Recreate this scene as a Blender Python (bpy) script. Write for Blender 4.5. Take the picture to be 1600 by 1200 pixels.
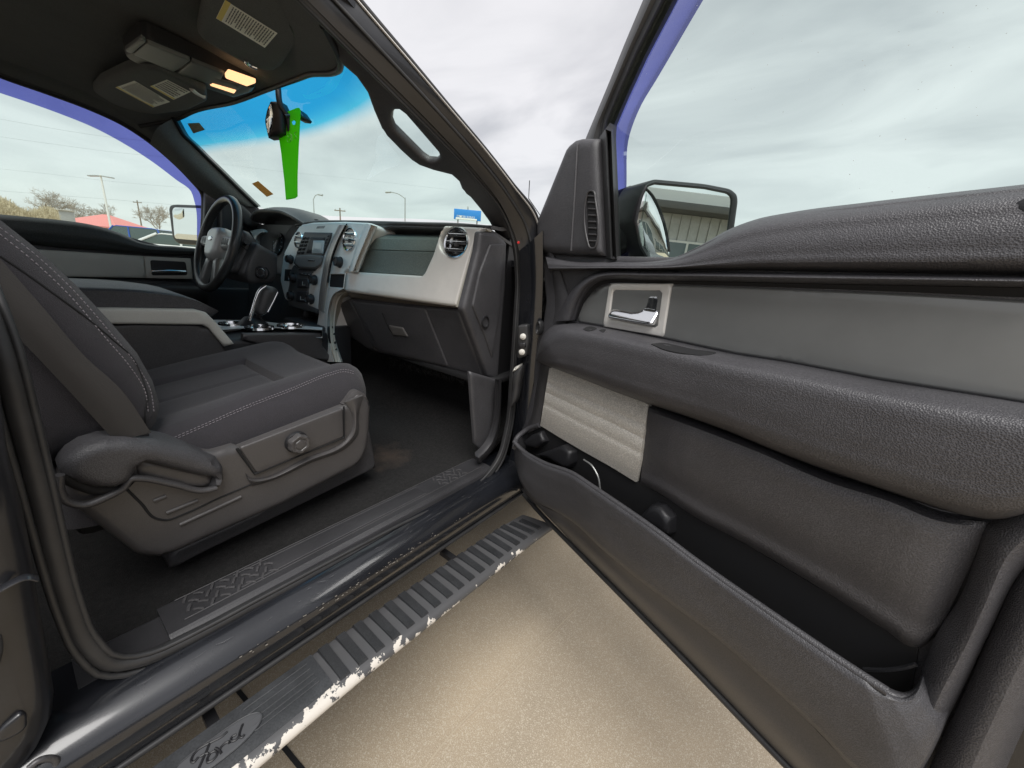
import bpy, bmesh, math, random
import numpy as np
from mathutils import Vector, Matrix
from mathutils.geometry import delaunay_2d_cdt

for o in list(bpy.data.objects):
    bpy.data.objects.remove(o)
SC = bpy.context.scene
COL = SC.collection
random.seed(7)
rng = np.random.default_rng(7)

# ------------------------------------------------------------------ camera
# vehicle frame: +Y forward, +X passenger side, Z up, ground z = 0
F = 600.0                                   # focal length in pixels of the 1600 px wide photograph
CX, CY = 800.0, 600.0
CAM = np.array([1.59, 0.0, 1.24])


def _axes(vp=(1270., 462.), slope=.088):
    v = np.array([vp[0] - CX, CY - vp[1], F])
    y = v / np.linalg.norm(v)
    up = np.cross(v, np.array([1, -slope, 0.]))
    up /= np.linalg.norm(up)
    if up[1] < 0:
        up = -up
    x = np.cross(y, up)
    if x[0] < 0:
        x = -x
    return np.array([x, y, up])


R = _axes()
cam_d = bpy.data.cameras.new('camera')
cam = bpy.data.objects.new('camera', cam_d)
COL.objects.link(cam)
cam_d.sensor_fit = 'HORIZONTAL'
cam_d.sensor_width = 36.0
cam_d.lens = 36.0 * F / 1600.0
cam_d.clip_start = 0.02
cam_d.clip_end = 3000
M = Matrix.Identity(4)
for i in range(3):
    M[i][0], M[i][1], M[i][2], M[i][3] = R[i, 0], R[i, 1], -R[i, 2], CAM[i]
cam.matrix_world = M
SC.camera = cam

# ------------------------------------------------------------------ world, sun, exposure
SUN_DIR = Vector((0.34, -0.36, 0.92)).normalized()      # towards the sun, behind thin cloud
world = bpy.data.worlds.new('World')
SC.world = world
world.use_nodes = True
wn, wl = world.node_tree.nodes, world.node_tree.links
wn.clear()
out = wn.new('ShaderNodeOutputWorld')
bg = wn.new('ShaderNodeBackground')
bg.inputs['Strength'].default_value = 0.10
sky = wn.new('ShaderNodeTexSky')
sky.sky_type = 'NISHITA'
sky.sun_disc = False
sky.sun_elevation = math.asin(SUN_DIR.z)
sky.sun_rotation = math.atan2(SUN_DIR.x, SUN_DIR.y)
tc = wn.new('ShaderNodeTexCoord')
sep = wn.new('ShaderNodeSeparateXYZ')
wl.new(tc.outputs['Generated'], sep.inputs[0])


def wmath(op, a, b):
    n = wn.new('ShaderNodeMath')
    n.operation = op
    for i, q in enumerate((a, b)):
        if isinstance(q, (int, float)):
            n.inputs[i].default_value = q
        else:
            wl.new(q, n.inputs[i])
    return n.outputs[0]


zz = wmath('ADD', wmath('MAXIMUM', sep.outputs[2], 0.0), 0.16)
cmb = wn.new('ShaderNodeCombineXYZ')
wl.new(wmath('DIVIDE', sep.outputs[0], zz), cmb.inputs[0])
wl.new(wmath('DIVIDE', sep.outputs[1], zz), cmb.inputs[1])
mp = wn.new('ShaderNodeMapping')
mp.inputs['Rotation'].default_value = (0, 0, 0.5)
mp.inputs['Scale'].default_value = (1.0, 1.45, 1)
wl.new(cmb.outputs[0], mp.inputs[0])
nz = wn.new('ShaderNodeTexNoise')
nz.inputs['Scale'].default_value = 1.0
nz.inputs['Detail'].default_value = 6
nz.inputs['Roughness'].default_value = 0.5
nz.inputs['Distortion'].default_value = 0.6
wl.new(mp.outputs[0], nz.inputs['Vector'])
cr = wn.new('ShaderNodeValToRGB')
cr.color_ramp.elements[0].position = 0.33
cr.color_ramp.elements[0].color = (2.15, 2.15, 2.26, 1)
cr.color_ramp.elements[1].position = 0.62
cr.color_ramp.elements[1].color = (3.62, 3.56, 3.62, 1)
wl.new(nz.outputs['Fac'], cr.inputs[0])
hz = wn.new('ShaderNodeMapRange')
hz.inputs['From Min'].default_value = 0.02
hz.inputs['From Max'].default_value = 0.34
hz.inputs['To Min'].default_value = 0.75
hz.inputs['To Max'].default_value = 0.0
wl.new(sep.outputs[2], hz.inputs['Value'])
hm = wn.new('ShaderNodeMixRGB')
hm.inputs[2].default_value = (3.45, 3.48, 3.5, 1)
wl.new(hz.outputs[0], hm.inputs[0])
wl.new(cr.outputs[0], hm.inputs[1])
mx = wn.new('ShaderNodeMixRGB')
mx.inputs[0].default_value = 0.94
wl.new(sky.outputs[0], mx.inputs[1])
wl.new(hm.outputs[0], mx.inputs[2])
wl.new(mx.outputs[0], bg.inputs['Color'])
wl.new(bg.outputs[0], out.inputs[0])

sun_d = bpy.data.lights.new('sun', 'SUN')
sun_d.energy = 1.5
sun_d.angle = math.radians(40)
sun_d.color = (1.0, 0.98, 0.95)
sun = bpy.data.objects.new('sun', sun_d)
COL.objects.link(sun)
sun.rotation_euler = SUN_DIR.to_track_quat('Z', 'Y').to_euler()
sun.location = SUN_DIR * 30

SC.view_settings.view_transform = 'Standard'
SC.view_settings.look = 'None'
SC.view_settings.gamma = 1
SC.view_settings.exposure = 1.32
SC.view_settings.use_curve_mapping = False
SC.render.engine = 'CYCLES'
SC.cycles.transparent_max_bounces = 24
SC.cycles.max_bounces = 8

# ------------------------------------------------------------------ pixel -> place helpers
ZONE = {'f': (0, 0, 1), 'z1': (0, 0, 2.857), 'z2': (400, 0, 2.857), 'z3': (0, 260, 4), 'z4': (380, 300, 3.3333),
        'z5': (0, 480, 2.5), 'z6': (0, 800, 2.5), 'z7': (480, 560, 2.727), 'z8': (780, 200, 3.),
        'y1': (780, 540, 3.75), 'y2': (1000, 700, 2.4), 'y3': (1080, 260, 2.727), 'y4': (880, 0, 2.222),
        'y5': (400, 800, 2.2857), 'y6': (260, 160, 5), 'y7': (420, 330, 7.06), 'y8': (760, 440, 6),
        'w': (290, 300, 7.06), 'v': (300, 0, 8), 'g': (400, 160, 7.5), 'e': (250, 1060, 7.62), 'b': (0, 560, 1.875)}


def T(zone, *pts):
    x0, y0, s = ZONE[zone]
    return [(x0 + p[0] / s, y0 + p[1] / s) for p in pts]


def ray(px, py):
    return R @ np.array([(px - CX) / F, -(py - CY) / F, 1.])


def P(p, axis, val):
    d = ray(*p)
    i = 'xyz'.index(axis)
    return CAM + d * (val - CAM[i]) / d[i]


class Frame:
    def __init__(s, o, ex, ey, ez):
        s.o = np.array(o, float)
        s.ez = np.array(ez, float) / np.linalg.norm(ez)
        ex = np.array(ex, float)
        ex = ex - s.ez * (ex @ s.ez)
        s.ex = ex / np.linalg.norm(ex)
        s.ey = np.cross(s.ez, s.ex)
        if s.ey @ np.array(ey, float) < 0:
            s.ey = -s.ey

    def pt(s, u, v, h=0.):
        return s.o + s.ex * u + s.ey * v + s.ez * h

    def uv(s, p, h=0.):
        d = ray(*p)
        t = ((s.o + s.ez * h - CAM) @ s.ez) / (d @ s.ez)
        q = CAM + d * t - s.o
        return (q @ s.ex, q @ s.ey)

    def hit(s, p, h=0.):
        u, v = s.uv(p, h)
        return s.pt(u, v, h)


def FX(x, side=1):
    return Frame((x, 0, 0), (0, 1, 0), (0, 0, 1), (side, 0, 0))


def FY(y, tilt=0., xs=0., o=(0, 0)):
    return Frame((o[0], y, o[1]), (1, xs, 0), (0, tilt, 1), np.cross((1, xs, 0), (0, tilt, 1)))


def FZ(z, up=1):
    return Frame((0, 0, z), (1, 0, 0), (0, 1, 0), (0, 0, up))


def catmull(pts, n, closed=False, smooth=True):
    pts = np.array(pts, float)
    if closed:
        pts = np.vstack([pts, pts[:1]])
    seg = np.linalg.norm(np.diff(pts, axis=0), axis=1)
    s = np.concatenate([[0], np.cumsum(seg)])
    q = np.linspace(0, s[-1], n, endpoint=not closed)
    if not smooth or len(pts) < 3:
        return np.stack([np.interp(q, s, pts[:, k]) for k in range(pts.shape[1])], 1)
    m = np.zeros_like(pts)
    ds = np.maximum(np.diff(s), 1e-9)
    sl = np.diff(pts, axis=0) / ds[:, None]
    m[1:-1] = (sl[1:] * ds[:-1, None] + sl[:-1] * ds[1:, None]) / (ds[1:] + ds[:-1])[:, None]
    if closed:
        m[0] = m[-1] = (sl[0] * ds[-1] + sl[-1] * ds[0]) / (ds[0] + ds[-1])
    else:
        m[0], m[-1] = sl[0], sl[-1]
    i = np.clip(np.searchsorted(s, q, side='right') - 1, 0, len(pts) - 2)
    t = ((q - s[i]) / ds[i])[:, None]
    d = ds[i][:, None]
    return ((2 * t**3 - 3 * t**2 + 1) * pts[i] + (t**3 - 2 * t**2 + t) * d * m[i]
            + (-2 * t**3 + 3 * t**2) * pts[i + 1] + (t**3 - t**2) * d * m[i + 1])


# ------------------------------------------------------------------ mesh helpers
def link(name, bm, mat, parent=None, sharp=38):
    bmesh.ops.recalc_face_normals(bm, faces=bm.faces)
    lim = math.radians(sharp)
    for f in bm.faces:
        f.smooth = True
    for e in bm.edges:
        if len(e.link_faces) == 2:
            e.smooth = e.calc_face_angle(0) < lim
    me = bpy.data.meshes.new(name)
    bm.to_mesh(me)
    bm.free()
    if mat is not None:
        me.materials.append(mat)
    o = bpy.data.objects.new(name, me)
    COL.objects.link(o)
    if parent is not None:
        o.parent = parent
    return o


def raw(name, verts, faces, mat, parent=None, sharp=38):
    bm = bmesh.new()
    vs = [bm.verts.new(v) for v in verts]
    for f in faces:
        try:
            bm.faces.new([vs[i] for i in f])
        except ValueError:
            pass
    return link(name, bm, mat, parent, sharp)


def grid(name, G, mat, parent=None, thick=0., closed_u=False, sharp=38, direction=None):
    """G: (m, n, 3) points; a sheet, optionally thickened along `direction` (or away from the camera)."""
    G = np.array(G)
    m, n, _ = G.shape
    V = [tuple(v) for v in G.reshape(-1, 3)]
    Fc = []
    nn = n if closed_u else n - 1
    for i in range(m - 1):
        for j in range(nn):
            Fc.append((i * n + j, i * n + (j + 1) % n, (i + 1) * n + (j + 1) % n, (i + 1) * n + j))
    if thick:
        if direction is None:
            c = G.reshape(-1, 3).mean(0) - CAM
            direction = c / np.linalg.norm(c)
        d = np.array(direction, float) * thick
        k = len(V)
        V += [tuple(np.array(v) + d) for v in V]
        Fc += [tuple(k + q for q in reversed(f)) for f in Fc]
        b = [j for j in range(n)] if not closed_u else []
        ring = [(0, j) for j in range(n)] + [(i, n - 1) for i in range(1, m)] + \
               [(m - 1, j) for j in range(n - 2, -1, -1)] + [(i, 0) for i in range(m - 2, 0, -1)]
        if not closed_u:
            ids = [i * n + j for i, j in ring]
            for a in range(len(ids)):
                p, q = ids[a], ids[(a + 1) % len(ids)]
                Fc.append((p, q, q + k, p + k))
    return raw(name, V, Fc, mat, parent, sharp)


def loft(name, curves, mat, parent=None, n=40, m=24, thick=0., smooth=True, msmooth=True, direction=None, sharp=38):
    C = np.stack([catmull(c, n, smooth=smooth) for c in curves])
    # interpolate across curves by index
    k = len(curves)
    t = np.linspace(0, k - 1, m)
    if msmooth and k > 2:
        G = np.stack([catmull_param(C[:, j], t) for j in range(n)], 1)
    else:
        G = np.stack([np.stack([np.interp(t, np.arange(k), C[:, j, a]) for a in range(3)], 1) for j in range(n)], 1)
    return grid(name, G, mat, parent, thick, direction=direction, sharp=sharp)


def catmull_param(p, t):
    k = len(p)
    i = np.clip(t.astype(int), 0, k - 2)
    f = (t - i)[:, None]
    p0 = p[np.maximum(i - 1, 0)]
    p1, p2 = p[i], p[i + 1]
    p3 = p[np.minimum(i + 2, k - 1)]
    return .5 * (2 * p1 + (p2 - p0) * f + (2 * p0 - 5 * p1 + 4 * p2 - p3) * f**2 + (3 * p1 - p0 - 3 * p2 + p3) * f**3)


def strip(name, fr, top, bot, prof, mat, parent=None, n=70, m=None, thick=.006, ends=(0, 0), smooth=True, hs=None, drop=None):
    """surface between two pixel polylines; prof = [(t, height)] across."""
    a, b = catmull(top, n, smooth=smooth), catmull(bot, n, smooth=smooth)
    prof = np.array(prof, float)
    if m:
        prof = catmull(prof, m)
    G = np.zeros((len(prof), n, 3))
    base = min(prof[0, 1], prof[-1, 1])
    for j in range(n):
        s = j / (n - 1)
        k = 1.
        for e, w in ((ends[0], s), (ends[1], 1 - s)):
            if e and w < e:
                k *= math.sqrt(max(0., 1 - (1 - w / e)**2))
        sc = 1. if hs is None else np.interp(s, [q[0] for q in hs], [q[1] for q in hs])
        for i, (t, h) in enumerate(prof):
            hh = base + (h - base) * k * sc - (0. if drop is None else np.interp(s, [q[0] for q in drop], [q[1] for q in drop]))
            G[i, j] = fr.hit(a[j] * (1 - t) + b[j] * t, hh)
    return grid(name, G, mat, parent, thick, direction=-fr.ez)


def inside(poly, pts):
    x, y = pts[:, 0], pts[:, 1]
    r = np.zeros(len(pts), bool)
    n = len(poly)
    for i in range(n):
        x1, y1 = poly[i]
        x2, y2 = poly[(i + 1) % n]
        c = (y1 > y) != (y2 > y)
        xi = (x2 - x1) * (y - y1) / ((y2 - y1) if y2 != y1 else 1e-12) + x1
        r ^= c & (x < xi)
    return r


def dist(poly, pts):
    d = np.full(len(pts), 1e9)
    n = len(poly)
    for i in range(n):
        a, b = poly[i], poly[(i + 1) % n]
        ab = b - a
        t = np.clip(((pts - a) @ ab) / max(ab @ ab, 1e-12), 0, 1)
        d = np.minimum(d, np.linalg.norm(pts - (a + t[:, None] * ab), axis=1))
    return d


def relief(name, fr, outline, mat, parent=None, h=.01, r=.01, thick=.01, ds=.012, smooth=False, holes=(), hfun=None,
           uv=False, h0=0., rc=0., sharp=38, sag=None):
    """plate with rounded rim on a plane: outline in pixels (or uv), h rise, r rim radius, thick depth behind."""
    def prep(pl):
        q = np.array([p if uv else fr.uv(p, h0) for p in pl], float)
        if rc:
            q = round_corners(q, rc)
        L = np.linalg.norm(np.diff(np.vstack([q, q[:1]]), axis=0), axis=1).sum()
        k = max(8, int(L / ds))
        if smooth:
            return catmull(q, k, closed=True)
        o = []
        for i in range(len(q)):
            a, b = q[i], q[(i + 1) % len(q)]
            kk = max(1, int(np.linalg.norm(b - a) / ds))
            o += [a + (b - a) * j / kk for j in range(kk)]
        return np.array(o)
    loops = [prep(outline)] + [prep(hh) for hh in holes]
    O = loops[0]
    lo, hi = O.min(0), O.max(0)
    gx = np.arange(lo[0] + ds / 2, hi[0], ds)
    gy = np.arange(lo[1] + ds / 2, hi[1], ds)
    pts = np.zeros((0, 2))
    if len(gx) and len(gy):
        g = np.stack(np.meshgrid(gx, gy), -1).reshape(-1, 2)
        g = g[inside(O, g)]
        for H in loops[1:]:
            if len(g):
                g = g[~inside(H, g)]
        if len(g):
            dd = np.min([dist(L, g) for L in loops], 0)
            g = g[dd > .45 * ds]
        pts = g
    # inner rings keep the rounded rim even
    if r > .002 and abs(h) > 1e-5:
        rings = []
        for L in loops:
            tg = np.roll(L, -1, 0) - np.roll(L, 1, 0)
            nr = np.stack([-tg[:, 1], tg[:, 0]], 1)
            nr /= np.maximum(np.linalg.norm(nr, axis=1), 1e-9)[:, None]
            for kk in (.12, .32, .62, 1.):
                for sg_ in (1, -1):
                    c = L + nr * sg_ * r * kk
                    ok = inside(O, c)
                    for H in loops[1:]:
                        ok &= ~inside(H, c)
                    c = c[ok]
                    if len(c):
                        c = c[np.min([dist(Q, c) for Q in loops], 0) > r * kk * .97]
                        rings.append(c)
        if len(pts):
            pts = pts[np.min([dist(Q, pts) for Q in loops], 0) > r + .35 * ds]
        rg = np.vstack(rings) if rings else np.zeros((0, 2))
        if len(rg):                       # thin out points that crowd each other
            cell = {}
            for q_ in rg:
                key = (round(q_[0] / max(r * .1, .0006)), round(q_[1] / max(r * .1, .0006)))
                cell.setdefault(key, q_)
            rg = np.array(list(cell.values()))
        pts = np.vstack([pts, rg])
    allp = np.vstack(loops + [pts])
    edges = []
    k = 0
    for L in loops:
        edges += [(k + i, k + (i + 1) % len(L)) for i in range(len(L))]
        k += len(L)
    res = delaunay_2d_cdt([Vector(p) for p in allp], edges, [], 1, 1e-7)
    V2 = np.array([[v.x, v.y] for v in res[0]])
    tris = [f for f in res[2]]
    if len(loops) > 1:
        cen = np.array([V2[list(f)].mean(0) for f in tris])
        bad = np.zeros(len(tris), bool)
        for H in loops[1:]:
            bad |= inside(H, cen)
        tris = [f for f, b in zip(tris, bad) if not b]
    d = np.min([dist(L, V2) for L in loops], 0)
    e = np.clip(d / max(r, 1e-6), 0, 1)
    hh = h0 + h * np.sqrt(np.maximum(0, 1 - (1 - e)**2))
    if hfun is not None:
        hh = hh + np.array([hfun(V2[i, 0], V2[i, 1], d[i]) for i in range(len(V2))])
    bm = bmesh.new()
    vs = [bm.verts.new(fr.pt(V2[i, 0], V2[i, 1], hh[i])) for i in range(len(V2))]
    for f in tris:
        try:
            bm.faces.new([vs[i] for i in f])
        except ValueError:
            pass
    for v in [v for v in bm.verts if not v.link_faces]:
        bm.verts.remove(v)
    if thick:
        be = [e2 for e2 in bm.edges if len(e2.link_faces) == 1]
        ex = bmesh.ops.extrude_edge_only(bm, edges=be)
        nv = [g for g in ex['geom'] if isinstance(g, bmesh.types.BMVert)]
        for v in nv:
            co = np.array(v.co) - fr.o
            v.co = fr.pt(co @ fr.ex, co @ fr.ey, h0 - thick)
        be = [e2 for e2 in bm.edges if len(e2.link_faces) == 1]
        bmesh.ops.triangle_fill(bm, use_beauty=True, edges=be)
    return link(name, bm, mat, parent, sharp)


def round_corners(q, rc, k=5):
    n = len(q)
    o = []
    for i in range(n):
        a, b, c = q[i - 1], q[i], q[(i + 1) % n]
        la, lc = np.linalg.norm(a - b), np.linalg.norm(c - b)
        rr = min(rc, .45 * la, .45 * lc)
        p, s = b + (a - b) / la * rr, b + (c - b) / lc * rr
        for j in range(k + 1):
            t = j / k
            o.append((1 - t)**2 * p + 2 * t * (1 - t) * b + t * t * s)
    return np.array(o)


def tube(name, pts, rad, mat, parent=None, n=None, sides=10, smooth=True, closed=False, flat=1.0, caps=True, up=(0, 0, 1)):
    p = np.array(pts, float)
    if n:
        p = catmull(p, n, closed=closed, smooth=smooth)
    k = len(p)
    rads = np.full(k, rad) if np.isscalar(rad) else np.interp(np.linspace(0, 1, k), np.linspace(0, 1, len(rad)), rad)
    V, Fc = [], []
    N = np.array(up, float)
    for i in range(k):
        t = p[(i + 1) % k] - p[i - 1] if closed else p[min(i + 1, k - 1)] - p[max(i - 1, 0)]
        t = t / max(np.linalg.norm(t), 1e-9)
        N = N - t * (N @ t)
        if np.linalg.norm(N) < 1e-6:
            N = np.cross(t, (1, 0, 0))
        N = N / np.linalg.norm(N)
        B = np.cross(t, N)
        for j in range(sides):
            a = 2 * math.pi * j / sides
            V.append(tuple(p[i] + rads[i] * (math.cos(a) * N * flat + math.sin(a) * B)))
    for i in range(k if closed else k - 1):
        i2 = (i + 1) % k
        for j in range(sides):
            j2 = (j + 1) % sides
            Fc.append((i * sides + j, i * sides + j2, i2 * sides + j2, i2 * sides + j))
    if caps and not closed:
        Fc.append(tuple(range(sides - 1, -1, -1)))
        Fc.append(tuple((k - 1) * sides + j for j in range(sides)))
    return raw(name, V, Fc, mat, parent, 50)


def basis(z, x=None):
    z = Vector(z).normalized()
    x = Vector(x) if x is not None else (Vector((0, 0, 1)) if abs(z.z) < .9 else Vector((1, 0, 0)))
    x = (x - z * x.dot(z)).normalized()
    y = z.cross(x)
    return np.array(x), np.array(y), np.array(z)


def lathe(name, c, axis, prof, mat, parent=None, sides=32, lobes=0, amp=0., x=None, scale=(1, 1)):
    """prof = [(radius, height along axis)]"""
    X, Y, Z = basis(axis, x)
    c = np.array(c, float)
    V, Fc = [], []
    for (r, h) in prof:
        for j in range(sides):
            a = 2 * math.pi * j / sides
            rr = r * (1 + amp * math.cos(lobes * a)) if lobes else r
            V.append(tuple(c + X * rr * math.cos(a) * scale[0] + Y * rr * math.sin(a) * scale[1] + Z * h))
    for i in range(len(prof) - 1):
        for j in range(sides):
            j2 = (j + 1) % sides
            Fc.append((i * sides + j, i * sides + j2, (i + 1) * sides + j2, (i + 1) * sides + j))
    if prof[0][0] > 1e-4:
        Fc.append(tuple(range(sides)))
    if prof[-1][0] > 1e-4:
        Fc.append(tuple((len(prof) - 1) * sides + j for j in range(sides)))
    return raw(name, V, Fc, mat, parent, 40)


def rbox(name, c, size, mat, parent=None, rot=None, bev=.004, seg=2):
    bm = bmesh.new()
    bmesh.ops.create_cube(bm, size=1)
    for v in bm.verts:
        v.co = Vector((v.co.x * size[0], v.co.y * size[1], v.co.z * size[2]))
    if bev:
        bmesh.ops.bevel(bm, geom=list(bm.edges), offset=min(bev, min(size) * .45), segments=seg, affect='EDGES', profile=.5)
    m = (rot.to_4x4() if rot is not None else Matrix.Identity(4))
    m.translation = Vector(c)
    bmesh.ops.transform(bm, matrix=m, verts=bm.verts)
    return link(name, bm, mat, parent, 40)


def extrude(name, prof, y0, y1, mat, parent=None, ny=2, smooth=0, warp=None, sharp=30, close=True):
    """prof (x, z) polygon swept along y"""
    pr = np.array(prof, float)
    if smooth:
        pr = catmull(pr, smooth, closed=close)
    n = len(pr)
    V, Fc = [], []
    for i in range(ny):
        y = y0 + (y1 - y0) * i / (ny - 1)
        for (x, z) in pr:
            V.append(warp(x, y, z) if warp else (x, y, z))
    for i in range(ny - 1):
        for j in range(n if close else n - 1):
            j2 = (j + 1) % n
            Fc.append((i * n + j, i * n + j2, (i + 1) * n + j2, (i + 1) * n + j))
    if close:
        Fc.append(tuple(range(n)))
        Fc.append(tuple((ny - 1) * n + j for j in range(n)))
    return raw(name, V, Fc, mat, parent, sharp)


def empty(name, loc=(0, 0, 0)):
    o = bpy.data.objects.new(name, None)
    o.empty_display_size = .2
    o.location = loc
    COL.objects.link(o)
    return o


def tag(o, label, cat, group=None):
    o['label'], o['category'] = label, cat
    if group:
        o['group'] = group
    return o


# ------------------------------------------------------------------ materials
def material(name, col, rough=.5, metal=0., bump=None, bscale=300., bstr=.2, bdist=.001, coat=0., spec=.5, vary=0.,
             vscale=8., stretch=None, sheen=0., tint=.3):
    m = bpy.data.materials.new(name)
    m.use_nodes = True
    nt = m.node_tree
    b = nt.nodes['Principled BSDF']
    b.inputs['Base Color'].default_value = (*col, 1)
    b.inputs['Roughness'].default_value = rough
    b.inputs['Metallic'].default_value = metal
    b.inputs['Coat Weight'].default_value = coat
    b.inputs['Coat Roughness'].default_value = .08
    b.inputs['Specular IOR Level'].default_value = spec
    if sheen:
        b.inputs['Sheen Weight'].default_value = sheen
        b.inputs['Sheen Roughness'].default_value = .6
    g = nt.nodes.new('ShaderNodeNewGeometry')
    mp = nt.nodes.new('ShaderNodeMapping')
    nt.links.new(g.outputs['Position'], mp.inputs[0])
    if stretch:
        mp.inputs['Scale'].default_value = stretch
    if bump:
        if bump == 'grain':
            t = nt.nodes.new('ShaderNodeTexVoronoi')
            t.feature = 'SMOOTH_F1'
            t.inputs['Scale'].default_value = bscale
            t.inputs['Smoothness'].default_value = .3
            o = t.outputs['Distance']
        elif bump == 'weave':
            t = nt.nodes.new('ShaderNodeTexBrick')
            t.inputs['Scale'].default_value = bscale
            t.inputs['Mortar Size'].default_value = .06
            t.inputs['Mortar Smooth'].default_value = 1.
            t.inputs['Brick Width'].default_value = .5
            t.inputs['Row Height'].default_value = .35
            o = t.outputs['Fac']
            mp.inputs['Rotation'].default_value = (.6, .5, .4)
        else:
            t = nt.nodes.new('ShaderNodeTexNoise')
            t.inputs['Scale'].default_value = bscale
            t.inputs['Detail'].default_value = 3
            o = t.outputs['Fac']
        nt.links.new(mp.outputs[0], t.inputs['Vector'])
        bn = nt.nodes.new('ShaderNodeBump')
        bn.inputs['Strength'].default_value = bstr
        bn.inputs['Distance'].default_value = bdist
        nt.links.new(o, bn.inputs['Height'])
        nt.links.new(bn.outputs[0], b.inputs['Normal'])
        pit = nt.nodes.new('ShaderNodeMapRange')
        lo_, hi_ = {'grain': (.15, .75), 'weave': (0., 1.)}.get(bump, (.3, .7))
        pit.inputs['From Min'].default_value = lo_
        pit.inputs['From Max'].default_value = hi_
        pit.inputs['To Min'].default_value = 1 + tint * (1 if bump == 'weave' else -1)
        pit.inputs['To Max'].default_value = 1 - tint * (1 if bump == 'weave' else -1)
        nt.links.new(o, pit.inputs['Value'])
        pc = nt.nodes.new('ShaderNodeMixRGB')
        pc.blend_type = 'MULTIPLY'
        pc.inputs[0].default_value = 1.
        pc.inputs[1].default_value = (*col, 1)
        nt.links.new(pit.outputs[0], pc.inputs[2])
        nt.links.new(pc.outputs[0], b.inputs['Base Color'])
    else:
        pc = None
    if vary:
        t = nt.nodes.new('ShaderNodeTexNoise')
        t.inputs['Scale'].default_value = vscale
        t.inputs['Detail'].default_value = 5
        t.inputs['Roughness'].default_value = .65
        nt.links.new(mp.outputs[0], t.inputs['Vector'])
        r = nt.nodes.new('ShaderNodeValToRGB')
        r.color_ramp.elements[0].position = .3
        r.color_ramp.elements[1].position = .7
        r.color_ramp.elements[0].color = (*[c * (1 - vary) for c in col], 1)
        r.color_ramp.elements[1].color = (*[min(1, c * (1 + vary)) for c in col], 1)
        nt.links.new(t.outputs['Fac'], r.inputs[0])
        nt.links.new(r.outputs[0], pc.inputs[1] if pc else b.inputs['Base Color'])
        rr = nt.nodes.new('ShaderNodeMapRange')
        rr.inputs['To Min'].default_value = max(.02, rough - .08)
        rr.inputs['To Max'].default_value = min(1, rough + .08)
        nt.links.new(t.outputs['Fac'], rr.inputs['Value'])
        nt.links.new(rr.outputs[0], b.inputs['Roughness'])
    return m


def glass(name, tint, refl=1.0, rough=.0, grad=None):
    """thin pane: tinted see-through plus Fresnel mirror; grad = (z0, z1, tint_top) shade band by height"""
    m = bpy.data.materials.new(name)
    m.use_nodes = True
    nt = m.node_tree
    nt.nodes.clear()
    o = nt.nodes.new('ShaderNodeOutputMaterial')
    mixs = nt.nodes.new('ShaderNodeMixShader')
    tr = nt.nodes.new('ShaderNodeBsdfTransparent')
    gl = nt.nodes.new('ShaderNodeBsdfGlossy')
    gl.inputs['Roughness'].default_value = rough
    fr = nt.nodes.new('ShaderNodeFresnel')
    fr.inputs['IOR'].default_value = 1.35
    k = nt.nodes.new('ShaderNodeMath')
    k.operation = 'MULTIPLY'
    k.inputs[1].default_value = refl
    nt.links.new(fr.outputs[0], k.inputs[0])
    tr.inputs['Color'].default_value = (*tint, 1)
    if grad:
        g = nt.nodes.new('ShaderNodeNewGeometry')
        s = nt.nodes.new('ShaderNodeSeparateXYZ')
        nt.links.new(g.outputs['Position'], s.inputs[0])
        # bow of the glass: band follows the top edge
        a = nt.nodes.new('ShaderNodeMath')
        a.operation = 'MULTIPLY'
        nt.links.new(s.outputs[0], a.inputs[0])
        nt.links.new(s.outputs[0], a.inputs[1])
        b2 = nt.nodes.new('ShaderNodeMath')
        b2.operation = 'MULTIPLY_ADD'
        b2.inputs[1].default_value = grad[3]
        nt.links.new(a.outputs[0], b2.inputs[0])
        nt.links.new(s.outputs[2], b2.inputs[2])
        mr = nt.nodes.new('ShaderNodeMapRange')
        mr.interpolation_type = 'SMOOTHSTEP'
        mr.inputs['From Min'].default_value = grad[0]
        mr.inputs['From Max'].default_value = grad[1]
        nt.links.new(b2.outputs[0], mr.inputs['Value'])
        rp = nt.nodes.new('ShaderNodeValToRGB')
        rp.color_ramp.elements[0].color = (*tint, 1)
        rp.color_ramp.elements[1].color = (*grad[2], 1)
        e = rp.color_ramp.elements.new(.45)
        e.color = (.10, .66, .90, 1)
        nt.links.new(mr.outputs[0], rp.inputs[0])
        nt.links.new(rp.outputs[0], tr.inputs['Color'])
    nt.links.new(k.outputs[0], mixs.inputs[0])
    nt.links.new(tr.outputs[0], mixs.inputs[1])
    nt.links.new(gl.outputs[0], mixs.inputs[2])
    nt.links.new(mixs.outputs[0], o.inputs[0])
    return m


def emission(name, col, s):
    m = material(name, col, .4)
    b = m.node_tree.nodes['Principled BSDF']
    b.inputs['Emission Color'].default_value = (*col, 1)
    b.inputs['Emission Strength'].default_value = s
    return m


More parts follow.
